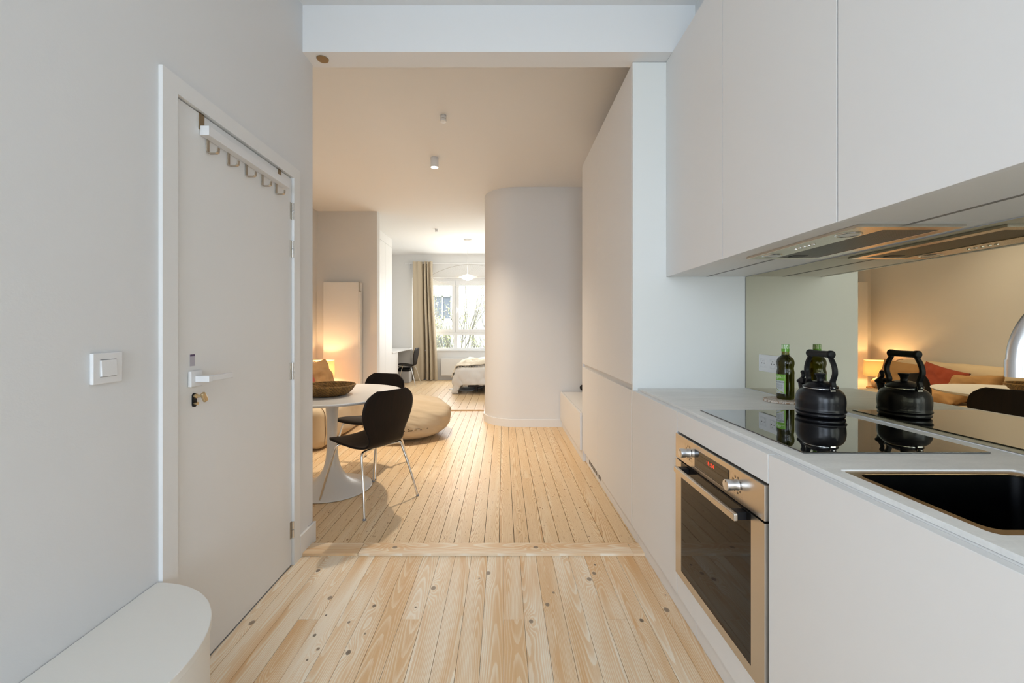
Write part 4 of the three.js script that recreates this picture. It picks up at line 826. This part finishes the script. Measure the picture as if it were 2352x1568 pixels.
{ // window
  const w = S('window_1', 'large white framed bedroom window with upper and lower panes', 'window', [-0.6, 0.73, DW + 0.15]);
  const X0 = -2.17, X1 = 1.0, da = DW + 0.10, db = DW + 0.17;
  part('window_frame', merge([rboxG(X0, X1, 2.39, 2.45, da, db, 0.003), rboxG(X0, X1, 0.73, 0.775, da, db, 0.003), rboxG(X0, X0 + 0.05, 0.775, 2.39, da, db, 0.003), rboxG(X1 - 0.05, X1, 0.775, 2.39, da, db, 0.003), rboxG(X0 + 0.05, X1 - 0.05, 1.085, 1.150, da, db, 0.003)]), M.frameWhite, w);
  part('window_sill', rboxG(X0 - 0.0, X1, 0.700, 0.729, DW - 0.025, da, 0.004), M.frameWhite, w);
  const xs = [X0 + 0.05, -1.15, -0.09, X1 - 0.05];
  for (let i = 0; i < 3; i++) {
    const a = xs[i] + (i ? 0.003 : 0), b = xs[i + 1] - (i < 2 ? 0.003 : 0);
    const s = shapeOf([[a, 1.152], [b, 1.152], [b, 2.388], [a, 2.388]]); s.holes.push(holeOf([[a + 0.078, 1.215], [b - 0.078, 1.215], [b - 0.078, 2.285], [a + 0.078, 2.285]]));
    const sash = part('sash', frontG(s, da - 0.012, db - 0.01, 0.003), M.frameWhite, w);
    part('pane', boxG(a + 0.07, b - 0.07, 1.208, 2.292, da + 0.02, da + 0.024), M.glass, sash);
    if (i < 2) part('lower_mullion', rboxG(b - 0.04, b + 0.046, 0.775, 1.085, da, db, 0.003), M.frameWhite, w);
    part('pane', boxG(a + (i ? 0.045 : 0), b - (i < 2 ? 0.04 : 0), 0.775, 1.085, da + 0.03, da + 0.034), M.glass, w);
  }
  part('window_handle', rboxG(-1.13, -1.11, 1.62, 1.74, da - 0.045, da - 0.012, 0.004), M.frameWhite, w);
}
{ // curtain and rod
  const r = thing('curtain_rod', 'thin white curtain rod above the bedroom window', 'curtain rod', [-0.5, 2.77, 9.60]);
  const rod = new THREE.CylinderGeometry(0.009, 0.009, 3.6, 16); rod.rotateZ(Math.PI / 2); rod.translate(-0.50, 2.775, -9.60); part('rod', rod, M.frameWhite, r);
  part('finial', cylG(0.016, 0.016, 0.03, -2.31, 2.76, 9.60, 16), M.frameWhite, r);
  part('bracket', merge([boxG(-2.225, -2.205, 2.66, 2.79, 9.675, 9.70), boxG(-2.22, -2.21, 2.762, 2.772, 9.60, 9.68)]), M.frameWhite, r);
  const c = thing('curtain', 'long beige curtain gathered at the left of the bedroom window', 'curtain', [-1.83, 0.02, 9.58]);
  part('cloth', sheetG((s, t) => {
    const xt = mixn(-2.125, -1.665, s), xb = mixn(-2.12, -1.545, s), y = mixn(0.03, 2.81, t), G = (c, w) => Math.exp(-(((s - c) / w) ** 2));
    const loose = 1 - 0.6 * t;
    let dep = 0.020 * Math.sin(s * 9.5 + 0.6) * loose + 0.012 * Math.sin(s * 21 + t * 1.5) - 0.115 * G(0.47 + 0.05 * t, 0.040) - 0.13 * G(0.66 + 0.03 * t, 0.030) - 0.05 * G(0.83, 0.04) + 0.03 * G(0.56, 0.05) + 0.035 * G(0.75, 0.05) + 0.03 * G(0.93, 0.05);
    dep += sstep(0.86, 1, t) * (s > 0.4 ? 0.022 * Math.sin(s * 62) : 0.004 * Math.sin(s * 30));
    return [mixn(xb, xt, sstep(0, 1, t)), y + (t < 0.02 ? 0.010 * Math.sin(s * 17) : 0), -(9.565 - dep)];
  }, 180, 40, 0.005), M.curtain, c);
}
{ // pendant with a wide wavy thread brim
  const x = -0.71, d = 8.08, y = 2.25, p = thing('pendant_lamp', 'white pendant lamp with a wide wavy thread brim over the bed', 'lamp', [x, HL, d]);
  part('ceiling_rose', latheG([[0, 0], [0.078, 0], [0.078, -0.04], [0.072, -0.046], [0, -0.046]], x, HL, d, 40), M.whitePlastic, p);
  part('cable', cylG(0.003, 0.003, HL - 0.046 - y - 0.05, x, y + 0.05, d, 8), M.whitePlastic, p);
  part('lamp_diffuser', latheG([[0, -0.062], [0.04, -0.058], [0.085, -0.038], [0.125, -0.008], [0.14, 0.004], [0.125, 0.014], [0.085, 0.040], [0.04, 0.054], [0, 0.057]], x, y, d, 48), mat({ color: lin(0.8, 0.8, 0.78), emissive: lin(1, 0.93, 0.80), emissiveIntensity: 2.2 }), p, 'glowing lens shaped diffuser');
  const ring = (a) => [x + 0.68 * Math.cos(a) * (1 + 0.05 * Math.cos(2 * a)), y + 0.02 + 0.115 * Math.sin(a + 2.75) * (1 - 0.25 * Math.cos(2 * a)), -(d + 0.62 * Math.sin(a))];
  const pts = []; for (let i = 0; i < 72; i++) pts.push(ring(i / 72 * 2 * Math.PI));
  const thr = mat({ color: lin(0.62, 0.60, 0.57), roughness: 0.8 });
  const br = part('brim_ring', tubeG(pts, 0.0035, 160, 6, true), thr, p);
  const ths = []; for (let i = 0; i < 90; i++) { const a = i / 90 * 2 * Math.PI, e = ring(a); ths.push(tubeG([[x + 0.135 * Math.cos(a), y + 0.003, -(d + 0.135 * Math.sin(a))], [(x + e[0]) / 2 + 0.06 * Math.cos(a), (y + e[1]) / 2, (-d + e[2]) / 2 - 0.06 * Math.sin(a)], e], 0.0011, 3, 3)); }
  part('brim_threads', merge(ths), thr, br);
  const l = new THREE.PointLight(lin(1, 0.86, 0.66), 0.7); l.name = 'pendant_lamp_light'; l.position.set(x, y, -d); l.castShadow = true; l.shadow.radius = 3; scene.add(l);
}

// ---------------------------------------------------------------- kitchen window behind the camera
{
  const w = S('window_2', 'tall white framed garden window of the kitchen', 'window', [-0.24, 0.32, BACK - 0.07]);
  const X0 = -1.06, X1 = 0.58, da = BACK - 0.11, db = BACK - 0.04, y0 = 0.32, y1 = 2.68;
  part('window_frame', merge([rboxG(X0, X1, y1 - 0.07, y1, da, db, 0.003), rboxG(X0, X1, y0, y0 + 0.07, da, db, 0.003), rboxG(X0, X0 + 0.07, y0 + 0.07, y1 - 0.07, da, db, 0.003), rboxG(X1 - 0.07, X1, y0 + 0.07, y1 - 0.07, da, db, 0.003), rboxG(-0.28, -0.20, y0 + 0.07, y1 - 0.07, da, db, 0.003)]), M.frameWhite, w);
  for (const [a, b] of [[X0 + 0.07, -0.28], [-0.20, X1 - 0.07]]) part('pane', boxG(a, b, y0 + 0.07, y1 - 0.07, da + 0.03, da + 0.034), M.glass, w);
}

{ // and the side window above the bench, also behind the camera
  const w = S('window_3', 'white framed side window above the rounded bench', 'window', [XL - 0.06, 0.95, -1.65]);
  const a = XL - 0.10, b = XL - 0.03, d0 = -2.35, d1 = -0.95, y0 = 0.95, y1 = 2.65;
  part('window_frame', merge([rboxG(a, b, y1 - 0.06, y1, d0, d1, 0.003), rboxG(a, b, y0, y0 + 0.06, d0, d1, 0.003), rboxG(a, b, y0 + 0.06, y1 - 0.06, d0, d0 + 0.06, 0.003), rboxG(a, b, y0 + 0.06, y1 - 0.06, d1 - 0.06, d1, 0.003)]), M.frameWhite, w);
  part('pane', boxG(a + 0.03, a + 0.034, y0 + 0.06, y1 - 0.06, d0 + 0.06, d1 - 0.06), M.glass, w);
}

// ---------------------------------------------------------------- outside
{
  const g = thing('ground', 'green garden ground outside the windows', 'ground', [0, -3.0, 10], { kind: 'structure' });
  const plane = shapeOf([[-60, -50], [60, -50], [60, 70], [-60, 70]]);
  part('lawn', planG(plane, -3.2, -3.0), mat({ color: lin(0.16, 0.20, 0.09), roughness: 1 }), g);
  const bld = thing('building', 'pale plastered house across the garden', 'building', [-3, -3, 29]);
  const fac = shapeOf([[-16, -3], [9, -3], [9, 4.6], [-16, 4.6]]); const wins = [];
  for (let i = 0; i < 5; i++) for (let j = 0; j < 2; j++) { const x0 = -13.2 + i * 4.1, y0 = -1.0 + j * 2.9; wins.push([x0, y0]); fac.holes.push(holeOf([[x0, y0], [x0 + 1.3, y0], [x0 + 1.3, y0 + 1.7], [x0, y0 + 1.7]])); }
  part('facade', frontG(fac, 29, 29.3), M.plaster, bld);
  part('rear_mass', boxG(-16, 9, -3, 4.6, 29.6, 36), M.plaster, bld);
  for (const [x0, y0] of wins) { const fr = part('window', merge([boxG(x0, x0 + 1.3, y0, y0 + 0.08, 29.1, 29.2), boxG(x0, x0 + 1.3, y0 + 1.62, y0 + 1.7, 29.1, 29.2), boxG(x0, x0 + 0.08, y0, y0 + 1.7, 29.1, 29.2), boxG(x0 + 1.22, x0 + 1.3, y0, y0 + 1.7, 29.1, 29.2), boxG(x0 + 0.61, x0 + 0.69, y0, y0 + 1.7, 29.1, 29.2)]), M.frameWhite, bld); part('pane', boxG(x0 + 0.06, x0 + 1.24, y0 + 0.06, y0 + 1.64, 29.22, 29.24), mat({ color: lin(0.16, 0.19, 0.24), roughness: 0.1 }), fr); }
  const bark = mat({ color: lin(0.27, 0.25, 0.22), roughness: 0.95 }), leafM = mat({ color: lin(0.70, 0.74, 0.40), roughness: 0.8, side: THREE.DoubleSide });
  function tree(x, d, label, n, sd, spread) {
    seed = sd;
    const t = thing('tree', label, 'tree', [x, -3, d], { group: 'young trees outside the bedroom window', local: true });
    const wood = [], tips = [];
    const grow = (p, dir, len, r, depth) => {
      const q = [p.clone()], v = dir.clone();
      for (let i = 0; i < 4; i++) { v.x += rr(-0.12, 0.12); v.z += rr(-0.12, 0.12); v.y += 0.05; v.normalize(); q.push(q[i].clone().addScaledVector(v, len / 4)); if (depth < 2) tips.push(q[i + 1]); }
      const c = new THREE.CatmullRomCurve3(q), tg = new THREE.TubeGeometry(c, 6, 1, depth > 1 ? 7 : 4, false), pp = tg.attributes.position, rad = depth > 1 ? 7 : 4;
      for (let i = 0; i < pp.count; i++) { const ringN = Math.floor(i / (rad + 1)), cen = c.getPointAt(ringN / 6), k = r * (1 - 0.55 * ringN / 6); pp.setXYZ(i, cen.x + (pp.getX(i) - cen.x) * k, cen.y + (pp.getY(i) - cen.y) * k, cen.z + (pp.getZ(i) - cen.z) * k); }
      wood.push(tg);
      if (depth > 0) { const m = depth === 3 ? n : 4; for (let i = 0; i < m; i++) { const at = q[1 + Math.floor(rand() * 4)], nd = v.clone().add(new THREE.Vector3(rr(-1, 1) * spread, rr(0.0, 0.5), rr(-1, 1) * spread)).normalize(); grow(at, nd, len * rr(0.55, 0.8), r * 0.5, depth - 1); } }
    };
    grow(new THREE.Vector3(0, 0, 0), new THREE.Vector3(0, 1, 0), 2.7, 0.075, 3);
    part('branches', merge(wood), bark, t);
    const lg = new THREE.CircleGeometry(0.030, 5), im = new THREE.InstancedMesh(lg, leafM, tips.length * 2), o = new THREE.Object3D();
    let k = 0; for (const tp of tips) for (let i = 0; i < 2; i++) { o.position.set(tp.x + rr(-0.10, 0.10), tp.y + rr(-0.1, 0.1), tp.z + rr(-0.10, 0.10)); o.rotation.set(rr(0, 3), rr(0, 6), rr(0, 3)); o.scale.setScalar(rr(0.6, 1.2)); o.updateMatrix(); im.setMatrixAt(k++, o.matrix); }
    im.name = 'foliage'; im.userData.kind = 'stuff'; im.castShadow = true; t.add(im);
  }
  tree(-1.35, 15.0, 'young tree with sprouting leaves straight outside the bedroom window', 7, 11, 0.42);
  tree(-2.9, 18.5, 'slim budding tree near the curtain side of the window', 6, 23, 0.42);
  tree(-0.3, 18.5, 'budding tree behind the curved wall side of the window', 6, 37, 0.45);
  tree(-5.2, 21.5, 'budding tree in front of the pale house', 6, 51, 0.5);
}

renderer.render(scene, camera);
